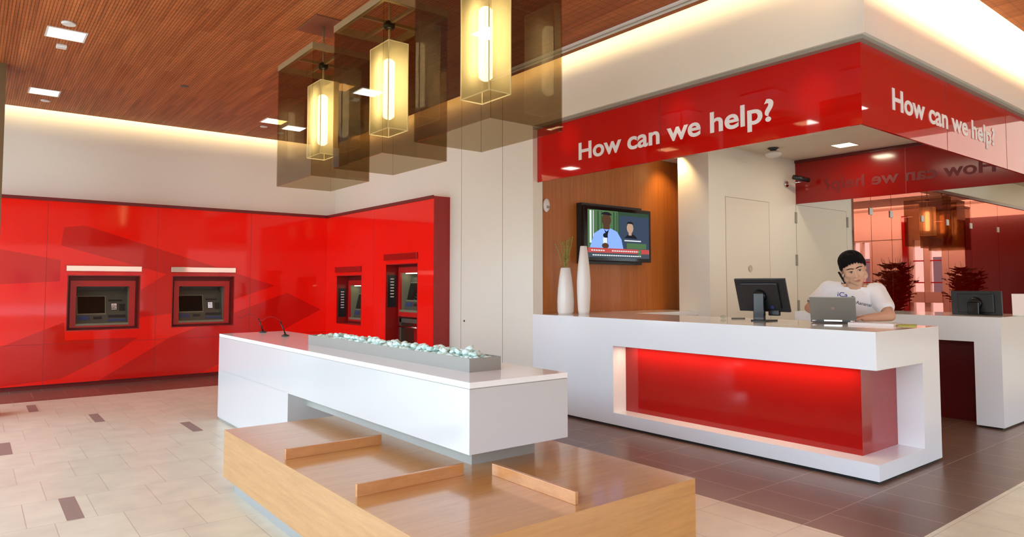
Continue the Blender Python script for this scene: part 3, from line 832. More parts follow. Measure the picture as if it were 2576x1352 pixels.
# ================================================================== CEILING FITTINGS
def downlight(label, x, y, s=.15, z=ZC, grp=None):
    t = thing('ceiling_light', label, 'ceiling light', (x, y, z), grp)
    g = G(); f = .018
    g.box(x-s-f, x-s, y-s-f, y+s+f, z-.006, z+.002); g.box(x+s, x+s+f, y-s-f, y+s+f, z-.006, z+.002)
    g.box(x-s, x+s, y-s-f, y-s, z-.006, z+.002); g.box(x-s, x+s, y+s, y+s+f, z-.006, z+.002)
    add('frame', g, M['trimwhite'], t)
    add('diffuser', G().box(x-s, x+s, y-s, y+s, z-.003, z+.001), M['lightpanel'], t)
    return t
GL = 'square recessed lights in the wood ceiling'
dl = downlight('square recessed ceiling light, nearest, with white disc and box beside it', .66, 7.93, grp=GL)
dupe(dl, 0, 2.57, 'square recessed ceiling light near the left end of the back wall cove')
dupe(dl, 2.86, 2.32, 'square recessed ceiling light just left of the furthest pendant')
dl4 = dupe(dl, 2.86, 0, 'square recessed ceiling light behind the furthest pendant')
dupe(dl, 13.5, -3.9, 'square light in the white ceiling, mirrored in the red sign band', 'lights of the white ceiling')
dupe(dl, 13.5, -5.4, 'square light in the white ceiling, mirrored in the red sign band near its edge', 'lights of the white ceiling')
dl7 = downlight('square recessed light in the soffit above the service counter', 9.19, 4.39, .125, 3.335)
o = add('ceiling_disc', G().lathe([(.055, 0), (.06, .006), (.06, .02)], (.646, 7.56, ZC-.02), 24), M['trimwhite'], origin=(.646, 7.56, ZC-.02)); tag(o, 'white round ceiling disc beyond the nearest square light', 'smoke detector')
o = add('ceiling_sensor', G().box(.61, .70, 8.28, 8.37, ZC-.03, ZC, bev=.006), M['trimwhite'], origin=(.655, 8.325, ZC)); tag(o, 'small white box sensor on the wood ceiling below the nearest square light', 'sensor')
for x, y, l in ((.705, 10.98, 'small white disc on the ceiling by the left cove light'), (3.51, 10.69, 'small white disc on the ceiling by the light left of the pendants')):
    o = add('ceiling_disc', G().lathe([(.05, 0), (.055, .005), (.055, .012)], (x, y, ZC-.012), 20), M['trimwhite'], origin=(x, y, ZC-.012)); tag(o, l, 'smoke detector')
o = add('spotlight_hole', G().cyl((2.01, 9.11, ZC-.003), (2.01, 9.11, ZC), .05, n=20), M['blackm'], origin=(2.01, 9.11, ZC)); tag(o, 'small round black fitting alone in the wood ceiling', 'ceiling fitting')
o = thing('ceiling_track', 'long white double-line track along the wood ceiling beside the white fascia', 'light track', (4.80, 3, ZC))
for x in (4.765, 4.83): add('track_rail', G().box(x-.014, x+.014, -2.5, 6.6, ZC-.02, ZC), M['trimwhite'], o)
add('track_groove', G().box(4.779, 4.816, -2.5, 6.6, ZC-.008, ZC), M['grey'], o)
o = thing('dome_camera', 'white dome camera hanging from the soffit above the cash side of the counter', 'camera', (8.62, 5.10, 3.335))
o['label'] = 'white dome camera on a short neck hanging from the soffit'
add('mount', G().lathe([(.04, 0), (.04, .03), (.075, .055), (.075, .06)], (8.62, 5.10, 3.275), 24), M['blackm'], o)
add('dome', G().lathe([(.02, -.055), (.07, -.045), (.105, -.02), (.11, .0), (.07, .03)], (8.62, 5.10, 3.255), 32), M['trimwhite'], o)
o = add('ceiling_speaker', G().lathe([(.15, 0), (.155, .003), (.155, .005)], (8.45, 4.37, 3.330), 40), M['soffit'], origin=(8.45, 4.37, 3.33)); tag(o, 'flush round speaker in the soffit beside the square light', 'speaker')
t = thing('security_camera', 'black bullet camera on a chrome wall arm by the reversed red sign', 'camera', (9.50, 5.43, 2.95))
add('wall_plate', G().cyl((9.50, 5.428, 2.95), (9.50, 5.405, 2.95), .045, n=24), M['chrome'], t)
add('arm', G().tube([(9.50, 5.41, 2.95), (9.50, 5.30, 2.955), (9.56, 5.20, 2.97)], .012), M['chrome'], t)
add('camera_body', G().cyl((9.42, 5.26, 3.03), (9.64, 5.14, 2.99), .035, .032, 20), M['black'], t)
t = thing('wall_sensor', 'white oval sensor at the left edge of the wood-panelled wall', 'sensor', (5.42, 6.2, 2.41))
add('sensor_body', G().ell((5.42, 6.19, 2.41), (.05, .035, .085)), M['vase'], t)
add('lens', G().box(5.40, 5.44, 6.15, 6.165, 2.37, 2.40), M['grey'], t)

# ================================================================== TELEVISION
tv = thing('television', 'wall television showing a news reporter in a blue shirt', 'television', (6.52, 6.13, 2.09))
tx0, tx1, tz0, tz1, ty = 5.93, 7.18, 1.745, 2.445, 6.06
g = G(); g.box(tx0, tx1, ty, ty+.05, tz0, tz1, bev=.012)
add('bezel', g, M['blackgloss'], tv)
add('wall_bracket', G().box(5.93, 7.05, ty+.051, 6.199, tz0-.03, tz1+.03), M['black'], tv)
def E(name, c, s=1.0): return emit('screen_'+name, c, s)
sg = G(); X0, X1, Z0, Z1 = tx0+.055, tx1-.045, tz0+.05, tz1-.05
def S(u0, u1, v0, v1, m, d=0):
    y = ty-.0006-d*.0004; sg.quad([(X0+u0*(X1-X0), y, Z0+v0*(Z1-Z0)), (X0+u1*(X1-X0), y, Z0+v0*(Z1-Z0)), (X0+u1*(X1-X0), y, Z0+v1*(Z1-Z0)), (X0+u0*(X1-X0), y, Z0+v1*(Z1-Z0))], m)
def SP(pts, m, d=1):
    y = ty-.0006-d*.0004; sg.quad([(X0+u*(X1-X0), y, Z0+v*(Z1-Z0)) for u, v in pts], m)
def SE(cu, cv, ru, rv, m, d=1, a0=0, a1=2*PI):
    SP([(cu+ru*math.cos(a0+(a1-a0)*i/20), cv+rv*math.sin(a0+(a1-a0)*i/20)) for i in range(20)], m, d)
eg, ed, en, es, ew, er, eb, ek, el, esk = (E('green', (.07, .14, .06), .9), E('dark_green', (.03, .06, .035), .9), E('slate', (.035, .05, .08), 1), E('shirt_blue', (.18, .30, .85), 1.1),
    E('white', (.55, .6, .6), 1), E('ticker_red', (.38, .06, .055), 1), E('ticker_dark', (.05, .06, .075), 1), E('near_black', (.012, .012, .016), 1), E('skin_brown', (.07, .035, .02), 1), E('skin_light', (.38, .24, .17), 1))
S(0, 1, 0, 1, ed); S(0, .48, .2, 1, eg, 1)
for k, (u, wd) in enumerate(((.03, .03), (.08, .012), (.15, .02), (.21, .012), (.40, .02), (.45, .012))): S(u, u+wd, .3, .98, ew if k < 2 else ed, 2)
S(.50, 1, .2, .92, en, 2); S(.62, .95, .21, .33, eg, 3); S(.58, .86, .37, .395, ew, 3)
SP([(.03, .20), (.10, .50), (.20, .60), (.27, .62), (.36, .62), (.46, .56), (.53, .40), (.56, .20)], es, 4)
SE(.29, .80, .075, .14, el, 5); SP([(.24, .60), (.34, .60), (.34, .72), (.24, .72)], el, 5); SE(.29, .90, .085, .07, ek, 6, 0, PI)
SP([(.25, .60), (.29, .55), (.33, .60), (.31, .50), (.305, .24), (.285, .24), (.28, .50)], ek, 6)
SE(.27, .47, .035, .05, ek, 7); S(.235, .30, .27, .42, ew, 7); SE(.27, .25, .055, .06, el, 8)
SP([(.58, .44), (.63, .51), (.67, .53), (.71, .53), (.76, .50), (.80, .43)], ek, 4); SE(.675, .66, .055, .115, esk, 5); SP([(.65, .50), (.70, .50), (.70, .58), (.65, .58)], esk, 5)
SE(.675, .75, .058, .05, ek, 6, 0, PI)
S(0, 1, .10, .20, er, 9); S(0, 1, 0, .10, eb, 9)
for k in range(22):
    if k not in (6, 7, 8): S(.05+.036*k, .05+.036*k+.026, .135, .16, ew, 10)
    S(.07+.036*k, .07+.036*k+.028, .035, .06, ew, 10)
SE(.83, .12, .03, .09, eg, 10)
add('screen', sg, None, tv)

# ================================================================== VASES
def vase(label, x, y, prof, stems=False):
    t = thing('vase', label, 'vase', (x, y, CZ+.004))
    add('vase_body', G().lathe(prof, (x, y, CZ+.004), 36), M['vase'], t)
    return t
v1 = vase('shorter white floor-standing style vase holding dry yellow-green stems, on the counter', 5.545, 5.99,
          [(.085, 0), (.097, .03), (.100, .15), (.092, .30), (.075, .44), (.058, .545), (.053, .55), (.046, .54)])
v1['label'] = 'shorter white slanted-top vase holding dry stems, on the counter'
g = G()
for k in range(9):
    a = random.uniform(0, 6.28); r = random.uniform(.01, .03); dx, dy = random.uniform(-.10, .09), random.uniform(-.06, .06); h = random.uniform(.28, .43)
    b = Vector((5.545+r*math.cos(a), 5.99+r*math.sin(a), CZ+.45))
    pts = [b+Vector((dx*(i/6)**1.3, dy*(i/6)**1.3, (.1+h)*i/6)) for i in range(7)]
    g.tube(pts, .004, 6)
    for q in range(10):
        p = pts[2].lerp(pts[6], q/9); g.ell(p+Vector((random.uniform(-.008, .008), random.uniform(-.008, .008), 0)), (.007, .007, .014), sub=1)
o = add('dried_stems', g, M['leaf'], origin=(5.545, 5.99, CZ+.45)); tag(o, 'dry yellow-green pussy-willow stems standing in the shorter white vase', 'dried stems')
vase('taller slim white vase beside the television, on the counter', 5.66, 5.80,
     [(.062, 0), (.070, .05), (.080, .25), (.082, .38), (.070, .55), (.050, .72), (.040, .80), (.036, .803), (.030, .79)])

# ================================================================== MONITORS
def monitor(label, x, y, zbase, w, h, zb, tilt, lean_x, blue=True, rotz=0):
    """back of the screen faces -x; zb = screen's lower edge above the desk"""
    t = thing('computer_monitor', label, 'monitor', (x, y, zbase))
    R = Matrix.Translation((x+.03, y, zbase+zb)) @ Matrix.Rotation(-tilt, 4, 'Y')
    s = add('screen_housing', G().box(0, .022, -w/2, w/2, 0, h, mat4=R, bev=.006).box(-.022, .001, -w*.36, w*.36, h*.1, h*.88, mat4=R, bev=.01), M['black'], t)
    add('screen', G().box(.0222, .0232, -w/2+.014, w/2-.014, .014, h-.014, mat4=R), M['screen'], t)
    add('swivel', G().cyl(R @ Vector((-.05, .0, h*.5)), R @ Vector((-.018, 0, h*.5)), .055, .07, 24), M['blackgloss'], t)
    if blue: add('round_sticker', G().cyl(R @ Vector((-.0235, -w*.20, h*.16)), R @ Vector((-.0215, -w*.20, h*.16)), .017, n=20), M['blue'], t)
    c = R @ Vector((-.055, 0, 0))
    add('stand_post', G().box(x-.075, x-.035, y-.055, y+.055, zbase+.008, zbase+zb+h*.55, bev=.008), M['blackgloss'], t)
    add('stand_foot', G().box(x-.078, x+.13, y-.08, y+.08, zbase, zbase+.012, bev=.004), M['black'], t)
    if blue: add('cable_box', G().box(x+.01, x+.05, y-.16, y-.05, zbase+zb-.035, zbase+zb+.02, bev=.01), M['black'], t)
    t.rotation_euler = (0, 0, rotz)
    return t
CT = CZ+.004
monitor('black computer monitor seen from behind, on the white front counter', 5.955, 3.665, CT, .535, .33, .088, math.radians(17), 0)
monitor('black computer monitor seen from behind, on the rear counter', 8.56, 2.72, BZ+.004, .48, .26, .0, math.radians(4), 0, blue=False)

# ================================================================== LAPTOP
lt = thing('laptop', 'open silver laptop with its lid to the viewer, in front of the man', 'laptop', (0, 0, 0))
Wl, Dl = .375, .225
add('base', G().box(-.0, Dl, -Wl/2, Wl/2, .006, .028, bev=.004), M['black'], lt)
add('keyboard', G().box(.03, .15, -Wl/2+.02, Wl/2-.02, .028, .030), M['blackgloss'], lt)
R = Matrix.Translation((0, 0, .026)) @ Matrix.Rotation(math.radians(-18), 4, 'Y')
lid = add('lid', G().box(-.006, .006, -Wl/2, Wl/2, 0, .222, mat4=R, bev=.003), M['silver'], lt)
add('screen', G().box(.0062, .007, -Wl/2+.012, Wl/2-.012, .014, .21, mat4=R), M['screen'], lt)
add('logo', G().cyl(R @ Vector((-.0072, 0, .115)), R @ Vector((-.0055, 0, .115)), .016, n=20), M['chrome'], lid)
add('hinge', G().cyl((-.006, -Wl/2+.01, .02), (-.006, -Wl/2+.05, .02), .009, n=12).cyl((-.006, Wl/2-.05, .02), (-.006, Wl/2-.01, .02), .009, n=12), M['chrome'], lt)
add('rear_port_bar', G().box(-.010, .0, -.075, .075, .014, .030, bev=.002), M['chrome'], lt)
lt.location = (6.13, 3.07, CT); lt.rotation_euler = (0, 0, math.radians(22))

# ================================================================== PAPERS AND SMALL THINGS
def sheet(name, label, cat, c, sx, sy, h, rz, mat, curl=0):
    g = G(); n = 8
    Rm = Matrix.Rotation(rz, 4, 'Z')
    for top in (0, 1):
        pass
    V = {}
    for i in range(n+1):
        for k in (0, 1):
            for l in (0, 1):
                u = -sy/2+sy*i/n; lift = curl*max(0, -(u)/(sy/2))**2
                V[i, k, l] = g.bm.verts.new(Vector(c)+Rm @ Vector((sx*(k-.5), u, lift+h*l)))
    for i in range(n):
        g.bm.faces.new((V[i, 0, 1], V[i, 1, 1], V[i+1, 1, 1], V[i+1, 0, 1])); g.bm.faces.new((V[i, 0, 0], V[i+1, 0, 0], V[i+1, 1, 0], V[i, 1, 0]))
        for k in (0, 1): g.bm.faces.new((V[i, k, 0], V[i, k, 1], V[i+1, k, 1], V[i+1, k, 0]))
    for i in (0, n): g.bm.faces.new((V[i, 0, 0], V[i, 1, 0], V[i, 1, 1], V[i, 0, 1]))
    o = add(name, g, mat, origin=c); return tag(o, label, cat)
sheet('paper_stack', 'flat stack of white papers on the counter beside the laptop', 'papers', (6.10, 2.70, CT), .20, .36, .020, .12, M['paper'])
sheet('notepad', 'olive green pad at the right end of the counter top', 'notepad', (6.20, 2.475, CT), .20, .13, .010, .3, M['olive'])
sheet('paper_sheet', 'loose white sheet with a raised corner on the paper stack', 'paper', (6.17, 2.62, CT+.0205), .15, .24, .001, .35, M['paper'], curl=.075)
o = add('glass_pebble', G().ell((6.05, 4.17, CT+.018), (.03, .03, .018)), M['glassclear'], origin=(6.05, 4.17, CT)); tag(o, 'small clear glass dish on the counter left of the monitor', 'dish')
o = add('pen', G().cyl((6.06, 4.08, CT+.006), (6.16, 3.99, CT+.006), .005, n=10), M['blackm'], origin=(6.06, 4.08, CT)); tag(o, 'dark pen lying on the counter left of the monitor', 'pen')
t = thing('brochure_stand', 'tilted white card stand on the rear counter at the picture edge', 'sign', (8.62, 2.42, BZ+.004))
R = Matrix.Translation((8.60, 2.395, BZ+.008)) @ Matrix.Rotation(math.radians(20), 4, 'Z') @ Matrix.Rotation(math.radians(14), 4, 'Y')
add('card', G().box(0, .004, -.11, .0, 0, .235, mat4=R), M['paper'], t)
add('stand_foot', G().box(-.02, .06, -.11, .0, -.004, .004, mat4=Matrix.Translation((8.60, 2.395, BZ+.008)) @ Matrix.Rotation(math.radians(20), 4, 'Z')), M['glassclear'], t)

# ================================================================== RED GLASS PARTITION
YP = 5.41
bounds = [11.56, 12.2, 13.0, 14.365, 15.6, 16.9, 18.6, 20.6, 22.4, 24.0]
for i, (a, b) in enumerate(zip(bounds, bounds[1:])):
    t = thing('glass_partition', 'tall red glass partition pane, number placeholder', 'glass partition', ((a+b)/2, YP, 0), 'red glass partition panes')
    t['label'] = 'tall red glass partition pane behind the help station'
    add('pane', G().box(a+.008, b-.008, YP-.006, YP+.006, .02, 3.30), M['redpart'], t)
    add('clamp', G().box(b-.07, b+.05, YP-.02, YP+.018, 2.66, 2.78, bev=.004), M['trimwhite'], t)
    add('floor_shoe', G().box(a+.004, b-.004, YP-.012, YP+.012, 0, .02), M['chrome'], t)
g = G(); g.box(11.55, 24.0, YP-.03, YP+.03, 3.30, 3.36)
o = struct('trim_3', g, M['wine'])

# room behind the glass: plants, bench seat, column, window frames
def palm(label, x, y, h=1.9, n=26, seed=1):
    rnd = random.Random(seed)
    t = thing('potted_palm', label, 'potted plant', (x, y, 0))
    add('pot', G().lathe([(.20, 0), (.26, .5), (.27, .52), (.24, .52), (.23, .48)], (x, y, 0), 28), M['pot'], t)
    g = G()
    for k in range(n):
        a = rnd.uniform(0, 6.28); sp = rnd.uniform(.15, .55); hh = rnd.uniform(.5, 1)*(h-.5)
        pts = [Vector((x, y, .5))+Vector((math.cos(a)*sp*(i/7)**1.6, math.sin(a)*sp*(i/7)**1.6, hh*(i/7)-.25*sp*(i/7)**3)) for i in range(8)]
        for i in range(7):
            d = (pts[i+1]-pts[i]).normalized(); s_ = d.cross(Vector((0, 0, 1))).normalized()
            if i > 1:
                for sg_ in (-1, 1):
                    L_ = .24*(1-abs(i-4)/7); tip = pts[i]+s_*sg_*L_+d*L_*.6-Vector((0, 0, .03)); w_ = d*.034
                    g.quad([pts[i]-w_, pts[i]+w_, tip+w_*.2, tip-w_*.2]); g.quad([pts[i]-w_*.5+Vector((0, 0, .03)), pts[i]+w_*1.4, tip+w_*.3-Vector((0, 0, .03)), tip-w_*.2])
        g.tube(pts, .008, 5, taper=.3)
    add('fronds', g, M['palm'], t)
    return t
palm('dark bushy potted palm mirrored in the red glass right of the man', 17.9, 3.4, 2.25, 80, 3)
palm('potted palm mirrored in the red glass above the rear monitor', 20.1, 4.2, 2.15, 60, 5)

# ================================================================== THE MAN
O = Vector((6.62, 3.125, 0)); LX = Vector((.43, -.903, 0)).normalized(); FY = Vector((-.903, -.43, 0)).normalized(); UZ = Vector((0, 0, 1))
def W(x, y, z): return O+LX*x+FY*y+UZ*z
BR_ = Matrix((LX, FY, UZ)).transposed()          # local axes -> room
def remesh(g, name, mat, parent, voxel, smooth=6, origin=None, cuts=None):
    o = add(name, g, mat, parent)
    md = o.modifiers.new('r', 'REMESH'); md.mode = 'VOXEL'; md.voxel_size = voxel; md.use_smooth_shade = True
    ms = o.modifiers.new('s', 'SMOOTH'); ms.factor = .5; ms.iterations = smooth
    dg = bpy.context.evaluated_depsgraph_get(); dg.update()
    me = bpy.data.meshes.new_from_object(o.evaluated_get(dg)); o.modifiers.clear()
    me.materials.clear(); me.materials.append(mat)
    old = o.data; o.data = me; me.name = name; bpy.data.meshes.remove(old)
    for p in me.polygons: p.use_smooth = True; p.material_index = 0
    return o
person = thing('person', 'man in a white printed t-shirt leaning over a laptop, phone held to his ear', 'person', (O.x, O.y, 0))
K = 1.18
# head frame: leaned towards his right shoulder and bowed
HC = W(.012, .13, 1.600)
HR = BR_ @ (Matrix.Rotation(math.radians(-12), 3, 'Y') @ Matrix.Rotation(math.radians(-20), 3, 'X') @ Matrix.Rotation(math.radians(-6), 3, 'Z'))
def Hp(x, y, z): return HC+HR @ Vector((x, y, z))
HRE = HR
def hell(g, c, r, rot=None, sub=3, m=None):
    rm = HRE if rot is None else HRE @ rot
    g.ell(Hp(*c), r, m, rot=rm.to_quaternion(), sub=sub)
def head_shapes(g):
    hell(g, (0, -.015, .045), (.108, .128, .112))           # cranium
    hell(g, (0, .035, -.02), (.094, .085, .105))             # face mass
    hell(g, (0, .052, -.085), (.062, .056, .058))            # jaw
    hell(g, (0, .082, -.118), (.032, .028, .026))            # chin
    hell(g, (0, .088, .048), (.078, .030, .024))             # brow
    for s in (-1, 1):
        hell(g, (s*.055, .076, -.028), (.034, .030, .030))   # cheek
        hell(g, (s*.104, -.012, -.012), (.010, .019, .032))  # ear
        hell(g, (s*.078, .03, -.07), (.028, .04, .045))
        hell(g, (s*.016, .118, -.040), (.011, .012, .010), sub=2)
        hell(g, (s*.036, .106, .012), (.020, .012, .011), sub=2)  # lids
    for i in range(7):
        t = i/6; hell(g, (0, .108+.022*t, .022-.062*t), (.010+.005*t, .014, .014), sub=2)
    hell(g, (0, .112, -.075), (.030, .014, .010)); hell(g, (0, .108, -.090), (.026, .014, .010))
g = G()
head_shapes(g)
NB, NT = W(.02, -.02, 1.40), Hp(0, -.02, -.07)
g.cap(NB, NT, .078, .070, n=7)
SHL, SHR = W(.205, .0, 1.378), W(-.205, -.0, 1.395)
CH = W(.02, -.03, 1.27)
g.ell(CH, (.20, .125, .20), rot=BR_.to_quaternion()); g.ell(W(.01, -.10, 1.05), (.175, .12, .20), rot=BR_.to_quaternion()); g.ell(W(0, -.13, .92), (.185, .13, .14), rot=BR_.to_quaternion())
g.cap(W(.02, -.03, 1.38), SHL, .075, .07); g.cap(W(.0, -.03, 1.38), SHR, .075, .07)
EL, WL = W(.300, .245, 1.168), W(.09, .37, 1.150)
ER, WR = W(-.372, .08, 1.225), W(-.235, .34, 1.155)
g.cap(SHL, EL, .068, .050, n=12); g.cap(EL, WL, .050, .033, n=12)
g.cap(SHR, ER, .068, .050, n=12); g.cap(ER, WR, .050, .033, n=12)
for s, hip in ((1, W(.10, -.14, .88)), (-1, W(-.10, -.14, .88))):
    kn = W(s*.11, -.10, .50); an = W(s*.115, -.14, .09)
    g.cap(hip, kn, .095, .062, n=10); g.cap(kn, an, .062, .042, n=10)
def hand(g, wr, d, side, thumb_side, curl=.25):
    """palm then five separate bent fingers; d = pointing direction, side = across the palm"""
    d = d.normalized(); side = side.normalized(); up = side.cross(d).normalized()
    if up.z < 0: up = -up
    pc = wr+d*.055
    for i in range(5):
        q = wr+d*(.02+.018*i); g.ell(q, (.036, .036, .017), rot=Matrix((side, d, up)).transposed().to_quaternion(), sub=2)
    for i, (off, L, r) in enumerate(((-.030, .078, .0105), (-.010, .090, .011), (.011, .084, .0105), (.031, .066, .0095))):
        b = wr+d*.095+side*off*thumb_side
        dd = (d+side*off*1.2).normalized(); p = b
        for j, f in enumerate((.42, .32, .26)):
            dn = (dd-up*(curl*(j+.4))).normalized(); q = p+dn*L*f
            g.cap(p, q, r*(1-.07*j), r*(.95-.07*j), n=5, sub=2); p = q; dd = dn
    b = wr+d*.035-side*.034*thumb_side; dd = (d*.6-side*.8*thumb_side-up*.25).normalized(); m_ = b+dd*.042
    g.cap(b, m_, .015, .0125, n=5); g.cap(m_, m_+(dd*.5+d*.7-up*.2).normalized()*.034, .0125, .010, n=5)
hand(g, WL, -LX*.85+FY*.35+UZ*.02, FY, -1)
hand(g, WR, LX*.75+FY*.5-UZ*.02, FY*.8-LX*.5, -1)
body = remesh(g, 'body', M['skin'], person, .0052, 5)
# shirt
g = G(); q = BR_.to_quaternion()
g.ell(W(.015, -.025, 1.255), (.222, .150, .19), rot=q); g.ell(W(.012, -.085, 1.06), (.198, .145, .22), rot=q); g.ell(W(.0, -.12, .90), (.205, .15, .10), rot=q)
g.ell(W(.02, -.03, 1.365), (.155, .105, .085), rot=q)
g.cap(W(.03, -.03, 1.365), SHL+UZ*.006, .088, .090); g.cap(W(-.0, -.03, 1.375), SHR+UZ*.008, .088, .090)
g.cap(SHL, SHL.lerp(EL, .62), .090, .086, n=10); g.cap(SHR, SHR.lerp(ER, .66), .090, .086, n=10)
g.cap(W(.02, -.02, 1.405), W(.022, .0, 1.440), .088, .082, n=4)
shirt = remesh(g, 't_shirt', M['shirt'], person, .010, 5)
# flare the shirt off at sleeves / neck: cut with planes
def cutmesh(o, co, no):
    bm = bmesh.new(); bm.from_mesh(o.data)
    co = Vector(co)-wloc(o)
    r = bmesh.ops.bisect_plane(bm, geom=bm.verts[:]+bm.edges[:]+bm.faces[:], plane_co=co, plane_no=no, clear_outer=True)
    bm.to_mesh(o.data); bm.free()
def cutlocal(o, co, no, centre, rad):
    """remove only the faces beyond the plane within rad of centre (open sleeve / neck)"""
    bm = bmesh.new(); bm.from_mesh(o.data); L0 = wloc(o)
    co = Vector(co)-L0; no = Vector(no).normalized(); ce = Vector(centre)-L0
    near = [f for f in bm.faces if (f.calc_center_median()-ce).length < rad]
    es = {e for f in near for e in f.edges}; vs = {v for f in near for v in f.verts}
    bmesh.ops.bisect_plane(bm, geom=list(vs)+list(es)+near, plane_co=co, plane_no=no)
    dele = [f for f in bm.faces if (f.calc_center_median()-co).dot(no) > 0 and (f.calc_center_median()-ce).length < rad]
    bmesh.ops.delete(bm, geom=dele, context='FACES')
    bm.to_mesh(o.data); bm.free()
dL, dR = (EL-SHL).normalized(), (ER-SHR).normalized()
cutlocal(shirt, SHL.lerp(EL, .80), dL, SHL.lerp(EL, .95), .14)
cutlocal(shirt, SHR.lerp(ER, .84), dR, SHR.lerp(ER, 1.0), .14)
nd = (NT-NB).normalized()
cutlocal(shirt, W(.02, 0, 1.442), (nd+UZ*.5-FY*.25), W(.025, .02, 1.50), .125)
g = G()   # trousers
g.ell(W(0, -.13, .88), (.195, .145, .13), rot=q)
for s in (1, -1):
    g.cap(W(s*.10, -.14, .86), W(s*.11, -.10, .50), .108, .080, n=10); g.cap(W(s*.11, -.10, .50), W(s*.115, -.14, .12), .080, .072, n=10)
remesh(g, 'trousers', M['trousers'], person, .012, 4)
for s in (1, -1):
    g = G(); g.ell(W(s*.12, -.06, .045), (.048, .135, .045), rot=q); g.box(-.04, .04, -.16, .10, 0, .03, mat4=Matrix.Translation(W(s*.12, -.07, 0)) @ BR_.to_4x4())
    add('shoe', g, M['black'], person)
# hair: a shell round the cranium, short at the sides, combed up in front
g = G()
hell(g, (0, -.024, .068), (.116, .130, .108)); hell(g, (0, .045, .118), (.082, .062, .046)); hell(g, (0, -.05, .02), (.112, .102, .10))
for s in (-1, 1): hell(g, (s*.098, .018, .050), (.019, .040, .052))
rnd = random.Random(4)
for k in range(70):
    a = rnd.uniform(-1.2, 1.2); b_ = rnd.uniform(-.9, .9)
    c = (.092*math.sin(a), .02+.085*math.sin(b_)*math.cos(a)*.9, .085+.082*math.cos(a)*math.cos(b_))
    hell(g, c, (.009, .010, .020), sub=1)
for k in range(26):      # uneven fringe along the hairline and tufts standing up in front
    a = -1.15+2.3*k/25; zz = .058+.018*math.cos(a*1.3)+rnd.uniform(-.010, .006)
    hell(g, (.100*math.sin(a), .018+.094*math.cos(a), zz+.012), (.010, .008, .020), sub=1)
    hell(g, (.075*math.sin(a), .03+.065*math.cos(a), .150+rnd.uniform(-.006, .010)), (.010, .012, .018), sub=1)
hair = remesh(g, 'hair', M['hair'], person, .006, 2)
bm = bmesh.new(); bm.from_mesh(hair.data); L0 = wloc(hair); HI = HRE.inverted(); rn = random.Random(8)
dele = []
for f in bm.faces:
    c = HI @ (f.calc_center_median()+L0-HC)
    if c.y > .012 and c.z < .092-6.5*c.x*c.x+.006*math.sin(c.x*260): dele.append(f)
    elif c.z < -.045: dele.append(f)
bmesh.ops.delete(bm, geom=dele, context='FACES'); bm.to_mesh(hair.data); bm.free()
# features
for s in (-1, 1):
    g = G(); hell(g, (s*.037, .1105, .010), (.0175, .008, .0065), sub=3, m=M['eyew'])
    e = add('eye', g, M['eyew'], person)
    g = G(); hell(g, (s*.037+.002, .1155, .0095), (.0075, .005, .0065), sub=3); add('iris', g, M['eyeb'], e)
    g = G(); hell(g, (s*.037, .1135, .0165), (.020, .006, .0028), sub=2); add('eyelid', g, M['eyeb'], e)
    g = G()
    for i in range(6):
        t = i/5; hell(g, (s*(.016+.044*t), .119-.013*t*t, .039+.007*math.sin(t*2.9)), (.008, .004, .0034), sub=2)
    add('eyebrow', g, M['hair'], person)
g = G(); hell(g, (.0, .1245, -.077), (.023, .006, .0045)); hell(g, (0, .1215, -.0865), (.019, .006, .0055)); add('mouth', g, M['lip'], person)
# shirt print: logo and script laid on the chest
dg = bpy.context.evaluated_depsgraph_get(); dg.update()
def print_on(body, width, size, cxl, z, roll, mat, name):
    """text wrapped to the shirt by casting each vertex onto it"""
    cu = bpy.data.curves.new('t', 'FONT'); cu.body = body; cu.size = 1; cu.resolution_u = 3; cu.offset = .008
    tmp = bpy.data.objects.new('t', cu); C.objects.link(tmp)
    d2 = bpy.context.evaluated_depsgraph_get(); d2.update()
    me = bpy.data.meshes.new_from_object(tmp.evaluated_get(d2)); bpy.data.objects.remove(tmp)
    xs = [v.co.x for v in me.vertices]; sx = width/(max(xs)-min(xs)); L0 = wloc(shirt)
    bm = bmesh.new(); bm.from_mesh(me); bm2 = bmesh.new(); bm2.from_mesh(shirt.data)
    from mathutils.bvhtree import BVHTree
    tree = BVHTree.FromBMesh(bm2)
    for v in bm.verts:
        u, w_ = (v.co.x-min(xs))*sx-width/2, v.co.y*size/.73
        u, w_ = u*math.cos(roll)-w_*math.sin(roll), u*math.sin(roll)+w_*math.cos(roll)
        p = W(cxl+u, .6, z+w_)-L0; hit = tree.ray_cast(p, -FY)
        v.co = (hit[0]+FY*.002) if hit[0] is not None else W(cxl+u, .1, z+w_)-L0
    bm.to_mesh(me); bm.free(); bm2.free(); me.materials.clear(); me.materials.append(mat)
    for p in me.polygons: p.material_index = 0
    o = bpy.data.objects.new(name, me); C.objects.link(o); o.parent = shirt
print_on('iCa', .088, .046, -.085, 1.335, -.12, M['logoblue'], 'chest_logo')
print_on('P.', .05, .05, .005, 1.292, -.3, M['black'], 'chest_initial')
print_on('Aananai', .13, .032, .090, 1.258, -.22, M['black'], 'chest_script')
# phone wedged between ear and shoulder
ph = thing('mobile_phone', 'dark flip phone held between the man\'s right ear and shoulder', 'phone', Hp(-.122, .03, -.045))
Rp = Matrix.Translation(Hp(-.116, .030, -.045)) @ HRE.to_4x4() @ Matrix.Rotation(math.radians(-14), 4, 'Y') @ Matrix.Rotation(math.radians(-28), 4, 'X')
add('handset', G().box(-.009, .009, -.025, .025, -.078, .062, mat4=Rp, bev=.006), M['blackgloss'], ph)
add('side_trim', G().box(-.0105, -.007, -.018, .018, -.065, .050, mat4=Rp), M['chrome'], ph)

